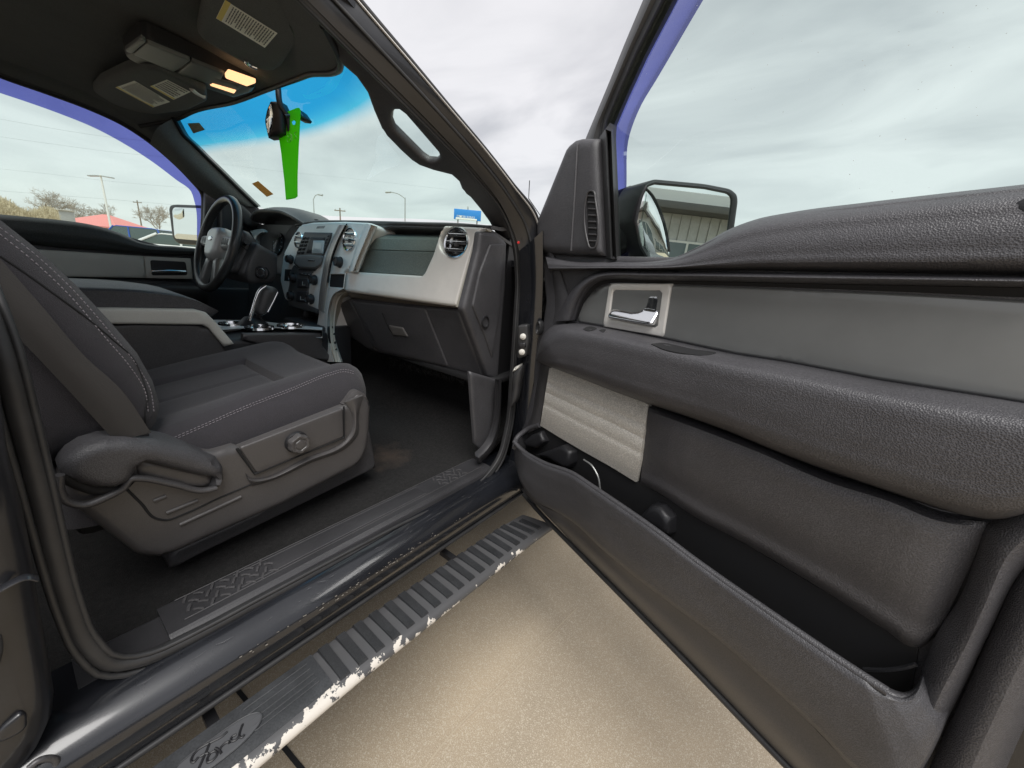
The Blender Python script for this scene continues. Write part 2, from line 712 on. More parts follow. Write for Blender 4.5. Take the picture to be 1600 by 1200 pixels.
MT = dict(
    plastic=material('grained_dark_plastic', (.055, .054, .058), .44, bump='grain', bscale=560, bstr=.5, bdist=.001, vary=.18),
    pad=material('soft_grain_pad', (.060, .0585, .063), .42, bump='grain', bscale=520, bstr=.6, bdist=.0011, vary=.10),
    smoothp=material('smooth_dark_plastic', (.060, .058, .060), .40, vary=.12, bump='noise', bscale=600, bstr=.08),
    black=material('black_plastic', (.018, .018, .020), .45, vary=.15, bump='noise', bscale=500, bstr=.1),
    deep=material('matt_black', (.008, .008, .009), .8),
    rubber=material('seal_rubber', (.030, .030, .031), .48, vary=.2, vscale=25),
    taupe=material('seat_shield_plastic', (.072, .068, .068), .36, bump='noise', bscale=700, bstr=.12, vary=.08, tint=.12),
    fabric=material('seat_fabric', (.022, .020, .0245), .92, bump='grain', bscale=760, bstr=.7, bdist=.001, vary=.16, sheen=.12, tint=.4),
    fabric2=material('seat_insert_fabric', (.058, .053, .057), .95, bump='weave', bscale=330, bstr=.5, bdist=.001, vary=.13, sheen=.2),
    belt=material('seat_belt_webbing', (.036, .033, .031), .7, bump='weave', bscale=500, bstr=.5, bdist=.0008),
    silver=material('satin_silver_plastic', (.74, .72, .68), .33, .2, vary=.05, vscale=14),
    silver2=material('brushed_grey_trim', (.24, .245, .24), .30, .4, vary=.07, vscale=5),
    lightgrey=material('light_grey_plastic', (.60, .59, .54), .5, vary=.06, bump='noise', bscale=500, bstr=.08, tint=.05),
    chrome=material('chrome', (.80, .81, .82), .13, 1.0),
    grille=material('speaker_grille', (.52, .50, .46), .55, bump='grain', bscale=340, bstr=1.0, bdist=.0014, vary=.05, tint=.22),
    carpet=material('black_carpet', (.010, .0095, .0095), .98, bump='noise', bscale=500, bstr=1.0, bdist=.005, vary=.75, vscale=110, tint=.6),
    paint=material('dark_blue_black_paint', (.010, .011, .014), .26, coat=.8, spec=.5, vary=.25, vscale=5),
    jamb=material('dusty_jamb_paint', (.013, .0135, .016), .36, coat=.5, vary=.5, vscale=9),
    headliner=material('headliner_cloth', (.085, .089, .089), .95, bump='noise', bscale=800, bstr=.5, bdist=.001, vary=.12),
    visor=material('sun_visor_cloth', (.095, .099, .096), .9, bump='noise', bscale=700, bstr=.4, bdist=.001, vary=.1),
    thread=material('pale_stitching', (.24, .22, .24), .8),
    white=material('white_cap', (.70, .68, .62), .5),
    paper=material('label_paper', (.62, .62, .55), .6),
    screen=material('grey_screen', (.46, .50, .50), .15, spec=.6),
    tag=material('green_plastic_tag', (.20, .75, .03), .35, vary=.06, vscale=30),
    tagtext=material('tag_marking', (.30, .62, .12), .5),
    ring=material('sensor_ring', (.02, .02, .02), .2),
    mirror=material('mirror_glass', (.88, .92, .90), .0, 1.0),
    glass=glass('side_glass', (.86, .97, .922), .55),
    wind=glass('windshield_glass', (.86, .99, .935), .10, grad=(1.640, 1.705, (.03, .44, .82), .060)),
    rain=glass('rain_guard_acrylic', (.19, .20, .60), .4),
    bluepaint=material('blue_car_paint', (.03, .10, .42), .25, coat=1.),
    whitepaint=material('white_car_paint', (.72, .72, .72), .25, coat=1.),
    darkglass=material('dark_car_glass', (.06, .09, .09), .05, spec=.9),
    tyre=material('tyre_rubber', (.02, .02, .02), .8),
    bark=material('grey_bark', (.19, .155, .12), .9),
    pole=material('white_pole_paint', (.72, .72, .70), .5),
    galv=material('galvanised_pole', (.42, .44, .44), .5, .3),
    wood=material('weathered_pole_wood', (.22, .18, .14), .9),
    wire=material('power_line', (.12, .13, .13), .6),
    redroof=material('red_metal_roof', (.60, .22, .20), .6, vary=.1),  # roof red lightened to paint in the haze before it
    cream=material('cream_wall', (.50, .47, .42), .8, vary=.1),
    greymetal=material('grey_metal_cladding', (.46, .46, .45), .5, .2, vary=.08),
    signblue=material('blue_sign_face', (.02, .22, .62), .5),
    signwhite=material('white_sign_lettering', (.8, .8, .76), .5),
    amber=emission('lit_map_lamp', (1.0, .55, .27), .60),
)


def concrete():
    m = material('tan_concrete', (.40, .30, .19), .85)
    nt = m.node_tree
    b = nt.nodes['Principled BSDF']
    g = nt.nodes.new('ShaderNodeNewGeometry')
    n1 = nt.nodes.new('ShaderNodeTexNoise'); n1.inputs['Scale'].default_value = 420; n1.inputs['Detail'].default_value = 3; n1.inputs['Roughness'].default_value = .7
    n2 = nt.nodes.new('ShaderNodeTexNoise'); n2.inputs['Scale'].default_value = 2.2; n2.inputs['Detail'].default_value = 6
    v = nt.nodes.new('ShaderNodeTexVoronoi'); v.inputs['Scale'].default_value = 430
    for t in (n1, n2, v):
        nt.links.new(g.outputs['Position'], t.inputs['Vector'])
    r1 = nt.nodes.new('ShaderNodeValToRGB')
    r1.color_ramp.elements[0].position = .33; r1.color_ramp.elements[0].color = (.24, .19, .132, 1)
    r1.color_ramp.elements[1].position = .66; r1.color_ramp.elements[1].color = (.46, .395, .30, 1)
    e = r1.color_ramp.elements.new(.5); e.color = (.375, .31, .225, 1)
    nt.links.new(n1.outputs['Fac'], r1.inputs[0])
    r2 = nt.nodes.new('ShaderNodeValToRGB')
    r2.color_ramp.elements[0].position = .35; r2.color_ramp.elements[0].color = (.90, .90, .90, 1)
    r2.color_ramp.elements[1].position = .65; r2.color_ramp.elements[1].color = (1.08, 1.06, 1.03, 1)
    nt.links.new(n2.outputs['Fac'], r2.inputs[0])
    mu = nt.nodes.new('ShaderNodeMixRGB'); mu.blend_type = 'MULTIPLY'; mu.inputs[0].default_value = 1
    nt.links.new(r1.outputs[0], mu.inputs[1]); nt.links.new(r2.outputs[0], mu.inputs[2])
    r3 = nt.nodes.new('ShaderNodeValToRGB')
    r3.color_ramp.elements[0].position = .78; r3.color_ramp.elements[0].color = (0, 0, 0, 1)
    r3.color_ramp.elements[1].position = .86; r3.color_ramp.elements[1].color = (1, 1, 1, 1)
    sc = nt.nodes.new('ShaderNodeSeparateColor')
    nt.links.new(v.outputs['Color'], sc.inputs[0])
    nt.links.new(sc.outputs[0], r3.inputs[0])
    mz = nt.nodes.new('ShaderNodeMixRGB'); mz.inputs[2].default_value = (.47, .41, .32, 1)
    nt.links.new(r3.outputs[0], mz.inputs[0]); nt.links.new(mu.outputs[0], mz.inputs[1])
    nt.links.new(mz.outputs[0], b.inputs['Base Color'])
    bp = nt.nodes.new('ShaderNodeBump'); bp.inputs['Strength'].default_value = .6; bp.inputs['Distance'].default_value = .002
    nt.links.new(n1.outputs['Fac'], bp.inputs['Height']); nt.links.new(bp.outputs[0], b.inputs['Normal'])
    return m


def worn_edge(name, base, bare, axis, a0, a1, scale, rough=.45):
    """paint worn through to bare metal beyond a ragged line across the part (chips with a shape of their own)"""
    m = material(name, base, rough, bump='noise', bscale=400, bstr=.15)
    nt = m.node_tree
    b = nt.nodes['Principled BSDF']
    g = nt.nodes.new('ShaderNodeNewGeometry')
    s = nt.nodes.new('ShaderNodeSeparateXYZ')
    nt.links.new(g.outputs['Position'], s.inputs[0])
    n = nt.nodes.new('ShaderNodeTexNoise'); n.inputs['Scale'].default_value = scale; n.inputs['Detail'].default_value = 5; n.inputs['Roughness'].default_value = .65
    nt.links.new(g.outputs['Position'], n.inputs['Vector'])
    mr = nt.nodes.new('ShaderNodeMapRange')
    mr.inputs['From Min'].default_value = a0; mr.inputs['From Max'].default_value = a1
    sh = nt.nodes.new('ShaderNodeMapRange')
    sh.inputs['From Min'].default_value = .3; sh.inputs['From Max'].default_value = 1.0; sh.inputs['To Max'].default_value = -.03
    nt.links.new(s.outputs[1], sh.inputs['Value'])
    sa = nt.nodes.new('ShaderNodeMath'); sa.operation = 'ADD'
    nt.links.new(s.outputs[axis], sa.inputs[0]); nt.links.new(sh.outputs[0], sa.inputs[1])
    nt.links.new(sa.outputs[0], mr.inputs['Value'])
    # fewer chips towards the front end
    my = nt.nodes.new('ShaderNodeMapRange')
    my.inputs['From Min'].default_value = .20; my.inputs['From Max'].default_value = .68
    my.inputs['To Min'].default_value = 0.; my.inputs['To Max'].default_value = -.42
    nt.links.new(s.outputs[1], my.inputs['Value'])
    ad = nt.nodes.new('ShaderNodeMath'); ad.operation = 'ADD'
    am = nt.nodes.new('ShaderNodeMath'); am.operation = 'MULTIPLY_ADD'; am.inputs[1].default_value = 2.3; am.inputs[2].default_value = -.70
    nt.links.new(n.outputs['Fac'], am.inputs[0])
    nt.links.new(am.outputs[0], ad.inputs[0]); nt.links.new(mr.outputs[0], ad.inputs[1])
    a2 = nt.nodes.new('ShaderNodeMath'); a2.operation = 'ADD'
    nt.links.new(ad.outputs[0], a2.inputs[0]); nt.links.new(my.outputs[0], a2.inputs[1])
    r = nt.nodes.new('ShaderNodeValToRGB')
    r.color_ramp.elements[0].position = .96; r.color_ramp.elements[0].color = (*base, 1)
    r.color_ramp.elements[1].position = .99; r.color_ramp.elements[1].color = (*bare, 1)
    nt.links.new(a2.outputs[0], r.inputs[0])
    nt.links.new(r.outputs[0], b.inputs['Base Color'])
    return m


def printed(name, base, ink, rows, axis_vec, strip_col=None):
    """paper printed with lines of small text"""
    m = material(name, base, .6)
    nt = m.node_tree
    b = nt.nodes['Principled BSDF']
    tcn = nt.nodes.new('ShaderNodeUVMap')
    br = nt.nodes.new('ShaderNodeTexBrick')
    br.inputs['Scale'].default_value = rows
    br.inputs['Color1'].default_value = (*ink, 1); br.inputs['Color2'].default_value = (*[c * 1.5 for c in ink], 1)
    br.inputs['Mortar'].default_value = (*base, 1)
    br.inputs['Mortar Size'].default_value = .10; br.inputs['Brick Width'].default_value = 1.7; br.inputs['Row Height'].default_value = .22
    nt.links.new(tcn.outputs[0], br.inputs['Vector'])
    nt.links.new(br.outputs['Color'], b.inputs['Base Color'])
    return m


def translucent(m, col, k):
    nt = m.node_tree
    o = [n for n in nt.nodes if n.type == 'OUTPUT_MATERIAL'][0]
    b = nt.nodes['Principled BSDF']
    t = nt.nodes.new('ShaderNodeBsdfTranslucent')
    t.inputs['Color'].default_value = (*col, 1)
    x = nt.nodes.new('ShaderNodeMixShader')
    x.inputs[0].default_value = k
    nt.links.new(b.outputs[0], x.inputs[1])
    nt.links.new(t.outputs[0], x.inputs[2])
    nt.links.new(x.outputs[0], o.inputs[0])


translucent(MT['tag'], (.30, .98, .02), .72)
MT['concrete'] = concrete()
MT['step'] = worn_edge('worn_step_coating', (.072, .072, .075), (.62, .58, .52), 0, 1.022, 1.076, 30)
MT['sillpaint'] = MT['paint']

# ------------------------------------------------------------------ ground
g = bmesh.new()
S = 900
for (x0, x1, y0, y1) in ((-S, S, -S, S),):
    vs = [g.verts.new(p) for p in ((x0, y0, 0), (x1, y0, 0), (x1, y1, 0), (x0, y1, 0))]
    g.faces.new(vs)
ground = link('ground', g, MT['concrete'])
ground['kind'] = 'structure'
ground['label'] = 'tan concrete lot under and around the truck'
jt = [P(p, 'z', .004) for p in T('y5', (92, 830), (160, 914))]
dj = (jt[1] - jt[0]) / np.linalg.norm(jt[1] - jt[0])
nj = np.array([-dj[1], dj[0], 0])
q = [jt[0] - dj * 6 - nj * .006, jt[0] + dj * 6 - nj * .006, jt[0] + dj * 6 + nj * .006, jt[0] - dj * 6 + nj * .006]
raw('joint', q, [(0, 1, 2, 3)], MT['deep'], ground)
sc_ = [P(p, 'z', .004) for p in T('y5', (600, 914), (700, 790), (820, 670), (960, 530), (1150, 340))]
scm = material('pale_scrape', (.43, .36, .265), .8)
tube('scrape_mark', sc_, .0024, scm, ground, n=24, sides=6, flat=.12)

# ------------------------------------------------------------------ the truck
truck = empty('pickup_truck', (0, 0, 0))
tag(truck, 'dark pickup truck seen through its open passenger door, black and grey cabin', 'truck')
TR = truck


def part(o, parent=TR):
    o.parent = parent
    return o


# --- rocker, sill and running board
rprof = [(.80, .500), (.80, .588), (.885, .592), (.908, .588), (.935, .578), (.952, .562), (.957, .550), (.954, .530),
         (.944, .505), (.938, .490), (.938, .474), (.926, .474), (.926, .500)]
rocker = extrude('rocker_panel', rprof, -2.2, 1.03, MT['sillpaint'], TR, ny=40, sharp=35)
tube('pinch_molding', [(.940, -2.2, .481), (.940, 1.02, .481)], .0055, MT['rubber'], rocker, sides=8)
# scratched lip: chips of worn paint along the rocker edge
chipm = material('bare_chip', (.30, .28, .25), .6)
bm = bmesh.new()
for i in range(90):
    y = rng.normal(.42, .13)
    if not -.1 < y < .75:
        continue
    t = rng.uniform(0, 1)
    x, z = .957 - .012 * t * rng.uniform(0, 1), .5515 + .011 * t
    s = rng.uniform(.0005, .0019)
    vs = []
    for k in range(5):
        a = 2 * math.pi * k / 5 + rng.uniform(-.3, .3)
        vs.append(bm.verts.new((x + .0012 + .2 * s * math.cos(a), y + 1.6 * s * math.cos(a), z + .0006 + .8 * s * math.sin(a))))
    bm.faces.new(vs)
chips = link('paint_chips', bm, chipm, rocker)
chips['kind'] = 'stuff'

sp = [(.785, .560), (.785, .597), (.792, .602), (.852, .603), (.868, .6025), (.872, .599), (.876, .6025), (.881, .599), (.886, .600), (.8885, .594), (.888, .560)]
sillm = material('sill_plate_plastic', (.034, .0335, .036), .36, vary=.15, bump='noise', bscale=500, bstr=.12, tint=.15)
sill = extrude('sill_plate', sp, .075, .905, sillm, TR, ny=30, sharp=32)
extrude('sill_end', [(.800, .56), (.800, .592), (.806, .596), (.868, .592), (.876, .56)], -.03, .076, sillm, sill, ny=6)
rbox('sill_panel', (.823, .45, .6032), (.044, .40, .0022), sillm, sill, bev=.001)


for x in (.7935, .8005, .8455, .8525):
    tube('sill_line', [(x, .10 if x in (.7935, .8525) else .19, .6036), (x, .88 if x in (.7935, .8525) else .65, .6036)], .0011, MT['smoothp'], sill, sides=6)


for (ya, nc) in ((.112, 7), (.715, 5)):
    for c_ in range(nc):
        for r_ in range(4):
            cx, cy = .8035 + .0135 * r_, ya + .021 * c_ + .0105 * (r_ % 2)
            an = math.radians(38 if (c_ + r_) % 2 else -62)
            d_ = np.array([math.sin(an), math.cos(an), 0]) * .0082
            c3_ = np.array([cx, cy, .6035])
            tube('tread_bar', [c3_ - d_, c3_ + np.array([0, 0, .0014]), c3_ + d_], .0026, MT['smoothp'], sill, sides=6, flat=.8)

# running board: D-section beam with a ribbed rubber pad
bprof = [(.965, .405), (.955, .412), (.951, .422), (.950, .440), (.952, .448), (.958, .4515), (.98, .4520), (1.01, .4520), (1.036, .4515), (1.049, .4498), (1.057, .4465), (1.062, .441), (1.063, .434), (1.058, .428), (1.040, .420), (1.010, .408)]


def taper(x, y, z):
    k = max(0., (y - .80) / .18)
    return (x + .030 * min(1, max(0, (y - .3) / .7)) - .012 * k * (x - .95) / .1 * 0, y + (1.06 - x) * -.25 * min(1, k), z - .008 * k * k)


board = extrude('running_board', bprof, -1.9, .985, MT['step'], TR, ny=90, warp=taper, sharp=60)


def bz(x, y, z):
    return np.array(taper(x, y, z))


padm = material('step_pad_rubber', (.034, .036, .039), .5, bump='noise', bscale=350, bstr=.25, vary=.25, vscale=20)
ribm = material('step_rib_rubber', (.021, .022, .024), .55, bump='noise', bscale=350, bstr=.25, vary=.2, vscale=20)
Gp = [[bz(.954 + .088 * i / 6, -1.0 + 1.26 * j / 40, .4545 - .003 * (i == 6)) for j in range(41)] for i in range(7)]
pad = grid('step_pad', Gp, padm, board, .003, direction=(0, 0, -1))
for x in (.968, .982, .996, 1.008, 1.018):
    tube('pad_line', [bz(x, .135, .4552), bz(x, .245, .4552)], .0013, padm, board, sides=6)
rib0 = None
y = .283
while y < .96:
    w = .0118
    x0, x1 = .954, 1.048
    if y > .86:
        x0, x1 = .954 + (y - .86) * .25, 1.048
    V = []
    for (x, dy, z) in ((x0, -w, .4500), (x1, -w, .4465), (x1, w, .4465), (x0, w, .4500), (x0 + .003, -w * .78, .4580), (x1 - .006, -w * .78, .4545),
                       (x1 - .006, w * .78, .4545), (x0 + .003, w * .78, .4580)):
        V.append(bz(x, y + dy, z))
    raw('step_rib', V, [(0, 1, 2, 3), (4, 5, 6, 7), (0, 1, 5, 4), (1, 2, 6, 5), (2, 3, 7, 6), (3, 0, 4, 7)], ribm, board, 30)
    y += .0385
# oval emblem with script lettering, moulded in the pad
emb = T('e', (190, 1062), (330, 930), (520, 790), (740, 630), (930, 500), (1080, 425), (1180, 408), (1220, 440), (1190, 530),
        (1090, 660), (960, 790), (800, 920), (640, 1040), (500, 1130), (330, 1200), (200, 1210), (150, 1150))
ev = [P(p, 'z', .4565) for p in emb]
tube('emblem_rim', ev, .0011, padm, board, n=60, sides=6, closed=True)
frz = FZ(.4550)
relief('emblem_oval', frz, emb, material('emblem_face', (.075, .077, .082), .5), board, h=.0012, r=.004, thick=.002, ds=.006, smooth=True)
inkm = material('emblem_script', (.014, .014, .016), .5)
for st in ([(455, 940), (400, 1000), (372, 985), (390, 925), (440, 860), (530, 800), (640, 745), (740, 690), (800, 635)],
           [(590, 770), (560, 850), (520, 940), (480, 1030), (450, 1095)],
           [(480, 930), (540, 900), (575, 890)],
           [(600, 890), (565, 950), (570, 1000), (625, 975), (680, 905), (650, 865), (600, 890)],
           [(655, 830), (700, 850), (730, 895)], [(705, 855), (745, 800), (790, 765), (820, 755), (828, 775)],
           [(905, 670), (855, 700), (845, 740), (885, 745), (930, 705), (950, 640), (985, 545)], [(950, 640), (945, 690), (975, 705), (1005, 670)]):
    tube('emblem_letter', [P(p, 'z', .4570) for p in T('e', *st)], .0019, inkm, board, n=len(st) * 5, sides=6)
for yb in (-.55, .09, .66):
    extrude('step_bracket', [(.90, .43), (.952, .43), (.952, .415), (.90, .415)], yb, yb + .018, MT['black'], board)

scr = material('pale_scratch', (.10, .10, .105), .6)


def scratches(name, parent, n, place, lo, hi, w):
    bm = bmesh.new()
    for i in range(n):
        a, t, nrm_ = place()
        t = np.array(t) / np.linalg.norm(t)
        sd_ = np.cross(t, nrm_)
        L = rng.uniform(lo, hi)
        b = a + t * L
        m_ = (a + b) / 2 + sd_ * rng.normal(0, L * .06)
        ww = w * rng.uniform(.5, 1.2)
        v0, v1, v2, v3 = (bm.verts.new(q_) for q_ in (a, m_ - sd_ * ww, b, m_ + sd_ * ww))
        bm.faces.new((v0, v1, v2, v3))
    o = link(name, bm, scr, parent)
    o['kind'] = 'stuff'


scratches('scratches', rocker, 22, lambda: (np.array([.912 + .03 * (k_ := rng.uniform(0, 1)), rng.uniform(.0, .85), .5882 - .0125 * k_ ** 1.3 + .0012]), (rng.normal(0, .25), 1, 0), (.35, 0, .94)), .006, .035, .00035)
scratches('scratches', sill, 40, lambda: (np.array([rng.uniform(.795, .868), rng.uniform(.1, .88), .6050]), (rng.normal(0, .6), 1, 0), (0, 0, 1.)), .004, .03, .0003)

# --- door-opening seal and body side
seal_px = [(-60, 380), (10, 567), (32, 650), (62, 765), (88, 870), (110, 945), (140, 1008), (180, 1036), (228, 1028), (300, 995), (400, 942),
           (500, 889), (620, 826), (715, 777), (757, 748), (780, 716), (793, 670), (801, 590), (807, 500), (810, 430), (805, 380), (788, 331),
           (745, 275), (680, 205), (600, 125), (520, 45), (470, -5)]
seal_x = [.80, .86, .865, .87, .873, .875, .88, .885, .888, .890, .890, .890, .890, .890, .888, .884, .878, .868, .858, .850, .842, .828, .80,
          .77, .735, .70, .68]
seal3 = [P(p, 'x', x) for p, x in zip(seal_px, seal_x)]
top_end = seal3[-1]
roof_ext = [np.array([.675, y, 1.735 + .03 * (1 - y)]) for y in (.30, .0)]
seal = tube('door_seal', seal3 + roof_ext, .0115, MT['rubber'], TR, n=220, sides=12)
for (off, rr) in ((.016, .0045), (-.012, .004)):
    pp = catmull(np.array(seal3 + roof_ext), 120)
    c = np.array([.86, .5, 1.15])
    q = []
    for i, v in enumerate(pp):
        d = v - c
        d[0] = 0
        d /= np.linalg.norm(d)
        q.append(v + d * off + np.array([.006, 0, 0]))
    tube('seal_lip', q, rr, MT['rubber'], seal, n=200, sides=8)

# rear jamb panel behind the opening
fr = FX(.915)
edge = [fr.uv(p) for p in [(-22, 427), (-4, 581), (13, 715), (32, 784), (48, 860), (58, 930), (68, 990), (78, 1040), (84, 1080), (80, 1116), (64, 1152), (36, 1190), (-10, 1235), (-70, 1290)]]
outl = edge + [(-1.05, edge[-1][1]), (-1.05, 1.28), (edge[0][0] - .25, 1.28)]
jamb = relief('rear_door_panel', fr, outl, MT['jamb'], TR, h=.03, r=.045, thick=.05, ds=.016, uv=True)
frj = FX(.946)
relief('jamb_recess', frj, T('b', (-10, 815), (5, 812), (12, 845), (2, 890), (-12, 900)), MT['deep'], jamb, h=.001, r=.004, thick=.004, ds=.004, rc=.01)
tube('jamb_ridge', [frj.hit(p) for p in T('b', (-20, 690), (20, 665), (80, 640), (110, 645))], .007, MT['jamb'], jamb, n=16, flat=.25)
relief('jamb_recess', frj, T('b', (-10, 1090), (60, 1035), (78, 1040), (80, 1075), (60, 1095), (-10, 1130)), MT['jamb'], jamb, h=.004, r=.006, thick=.003, ds=.005, rc=.008)
tube('jamb_wire', [frj.hit(p) for p in T('b', (85, 1200), (110, 1180), (140, 1172), (165, 1185), (150, 1210))], .004, MT['smoothp'], jamb, n=20)
# rear cab side behind the frame, roof rail and back wall close the cabin
relief('cab_side', FX(-.90, -1), [(-1.05, .55), (-.02, .55), (-.02, 1.28), (-.12, 1.28), (-.15, 1.68), (.05, 1.72), (-1.05, 1.72)], MT['paint'], TR,
       h=.01, r=.02, thick=.03, ds=.05, uv=True, holes=[[(-.95, 1.30), (-.25, 1.30), (-.25, 1.62), (-.95, 1.62)]])
Fb = FY(-1.05)
relief('cab_back', Fb, [(-.88, .5), (.88, .5), (.88, 1.25), (.70, 1.74), (-.70, 1.74), (-.88, 1.25)], MT['black'], TR, h=.01, r=.02, thick=.03, ds=.06, uv=True,
       holes=[[(-.66, 1.30), (.66, 1.30), (.60, 1.64), (-.60, 1.64)]])
# roof rail above the passenger opening
tube('roof_rail', [seal3[-1] + [.02, 0, .03], (.72, .3, 1.80), (.72, -.3, 1.81), (.72, -1.05, 1.80)], .035, MT['paint'], TR, n=30, sides=12)
tube('rear_pillar', [(.90, -.16, 1.26), (.80, -.12, 1.55), (.72, -.06, 1.79)], .032, MT['rubber'], TR, n=14, sides=10)

# --- windshield pillar, outside and inside
out_px = [(845, 362), (838, 338), (800, 287), (760, 236), (700, 165), (640, 93), (590, 34), (545, -20)]
out_x = [.905, .90, .87, .845, .81, .775, .745, .72]
in_px = [(812, 396), (806, 372), (784, 322), (745, 271), (680, 200), (600, 120), (520, 40), (470, -10)]
in_x = [.865, .855, .84, .815, .785, .75, .715, .69]
A = [P(p, 'x', x) for p, x in zip(in_px, in_x)]
B = [P(p, 'x', x) for p, x in zip(out_px, out_x)]
mid1 = [a * .72 + b * .28 + np.array([.012, 0, .004]) for a, b in zip(A, B)]
mid2 = [a * .25 + b * .75 + np.array([.014, 0, .004]) for a, b in zip(A, B)]
pil = loft('front_pillar', [A, mid1, mid2, B], MT['jamb'], TR, n=50, m=14, thick=.05, direction=(-.5, .6, -.1))
tube('pillar_weatherstrip', [b + np.array([.004, -.004, 0]) for b in B], .0045, MT['rubber'], pil, n=60, sides=8)
tube('pillar_weatherstrip', [a * .14 + b * .86 + np.array([.014, -.006, 0]) for a, b in zip(A, B)], .003, MT['silver'], pil, n=60, sides=6, flat=.5)  # silver line paints the bright reflection on the weatherstrip
tube('pillar_weatherstrip', [a * .6 + b * .4 + np.array([.016, -.006, 0]) for a, b in zip(A, B)], .004, MT['rubber'], pil, n=60, sides=8)

# lower jamb between seal and door, with hinge
J = [P(p, 'x', .872) for p in ((811, 392), (813, 440), (811, 500), (806, 580), (802, 650), (798, 705), (785, 748))]
K = [P(p, 'x', .955) for p in ((848, 360), (848, 440), (846, 500), (842, 580), (838, 650), (834, 720), (822, 772))]
jm = loft('hinge_pillar', [J, [(a + b) / 2 + np.array([.012, -.012, 0]) for a, b in zip(J, K)], K], MT['paint'], TR, n=40, m=12, thick=.05, direction=(-.4, .9, 0))
frh = Frame(P((820, 540), 'x', .925), (.8, .5, 0), (0, 0, 1), (.35, -.93, 0))
relief('hinge_plate', frh, T('y8', (295, 410), (390, 400), (400, 560), (380, 700), (290, 720)), MT['rubber'], jm, h=.006, r=.006, thick=.03, ds=.006, rc=.008)
for (x, y) in ((345, 515), (335, 660)):
    c = frh.hit(T('y8', (x, y))[0], .006)
    lathe('hinge_bolt', c, frh.ez, [(.0095, 0), (.0095, .004), (.007, .006), (0, .006)], MT['white'], jm, sides=16)
    lathe('hinge_bolt', c + frh.ez * .006, frh.ez, [(.0045, 0), (.004, .003), (0, .003)], MT['silver'], jm, sides=6)
relief('hinge_latch', frh, T('y8', (305, 565), (380, 565), (380, 620), (305, 618)), MT['black'], jm, h=.012, r=.004, thick=.01, ds=.005)
relief('check_strap', frh, T('y8', (245, 845), (265, 805), (325, 775), (320, 800), (270, 840)), MT['lightgrey'], jm, h=.008, r=.003, thick=.02, ds=.005)
relief('wiring_boot', frh, T('y8', (255, 860), (330, 790), (320, 960), (280, 1130), (235, 1180), (245, 1000)), MT['rubber'], jm, h=.012, r=.012, thick=.02, ds=.006, smooth=True)
lathe('hinge_plug', Frame(P((842, 512), 'x', .96), (1, 0, 0), (0, 0, 1), (-.25, -.95, 0)).o, (-.15, -.98, 0),
      [(.017, -.01), (.017, .003), (.014, .006), (.0125, .003), (.010, .004), (.008, .001), (0, .001)], MT['rubber'], jm, sides=24, scale=(1.25, .62))
lathe('marker_lamp', P((810, 379), 'x', .885), (.3, -.95, 0), [(.004, 0), (.003, .002), (0, .002)], material('red_dot', (.6, .03, .03), .3), jm, sides=10)

# inner pillar trim with the grab handle
a3, b3, c3 = np.array([.60, .578, 1.668]), np.array([.735, 1.0, 1.375]), P((715, 217), 'x', .79)
exx = b3 - a3
nn = np.cross(exx, c3 - a3)
if nn @ (CAM - a3) < 0:
    nn = -nn
frp = Frame(a3, exx, (0, 0, 1), nn)
trim_px = [(493, 22), (531, 93), (559, 117), (575, 140), (585, 168), (600, 203), (627, 231), (652, 254), (680, 264), (708, 271), (718, 280), (724, 296), (736, 305),
           (750, 322), (765, 343), (790, 390), (806, 392), (797, 352), (786, 318), (763, 284), (715, 222), (645, 152), (575, 89), (494, 6)]
hole_px = [(613, 176), (618, 169), (627, 169), (636, 176), (686, 234), (689, 242), (682, 248), (670, 247), (660, 240), (616, 196), (612, 186)]
relief('pillar_trim', frp, trim_px, MT['plastic'], TR, h=.012, r=.014, thick=.008, ds=.011, holes=[hole_px])

# --- windshield, headliner, roof
ws_base = [P((403, 326), 'x', -.72), P((470, 342), 'x', -.40), P((560, 346), 'x', .02), P((660, 347), 'x', .38), P((772, 352), 'x', .745)]
ws_base[1][1] = max(ws_base[1][1], .93)
wb = [np.array([-.76, .86, 1.43]), np.array([-.42, .98, 1.41]), np.array([0, 1.03, 1.40]), np.array([.42, 1.03, 1.39]), np.array([.76, 1.03, 1.37])]
wt = [np.array([-.66, .555, 1.71]), np.array([-.33, .645, 1.745]), np.array([0, .690, 1.758]), np.array([.33, .655, 1.735]), np.array([.65, .585, 1.685])]
wm = [(a + b) / 2 + np.array([0, .018, .014]) for a, b in zip(wb, wt)]
wind = loft('windshield', [wb, wm, wt], MT['wind'], TR, n=40, m=24)

hl = []
edge_px = [(276, 186), (300, 175), (367, 159), (420, 139), (480, 117), (531, 93)]
edge_x = [-.62, -.52, -.22, .02, .34, .60]
front = [P(p, 'x', x) for p, x in zip(edge_px, edge_x)]
front = [np.array([-.70, .47, 1.66])] + front + [P((505, 40), 'x', .665)]
rows = [front]
for (y, dz) in ((.42, .05), (.15, .07), (-.3, .075), (-1.05, .06)):
    rows.append([np.array([x, y + (f[1] - .6) * (.4 if y > .3 else 0), z + dz]) for f, x, z in
                 zip(front, (-.69, -.60, -.50, -.22, .02, .34, .58, .685), (1.665, 1.685, 1.70, 1.72, 1.725, 1.715, 1.685, 1.675))])
hl = loft('headliner', rows, MT['headliner'], TR, n=50, m=30, thick=.03, direction=(0, 0, 1))
rf = []
for y, z in ((.66, 1.80), (.3, 1.86), (-.3, 1.88), (-1.08, 1.86)):
    rf.append([np.array([x, y - .12 * (abs(x) / .72)**2 * (1 if y > .5 else 0), z - .06 * (abs(x) / .72)**2.2 - (.02 if y > .5 else 0)]) for x in np.linspace(-.74, .74, 9)])
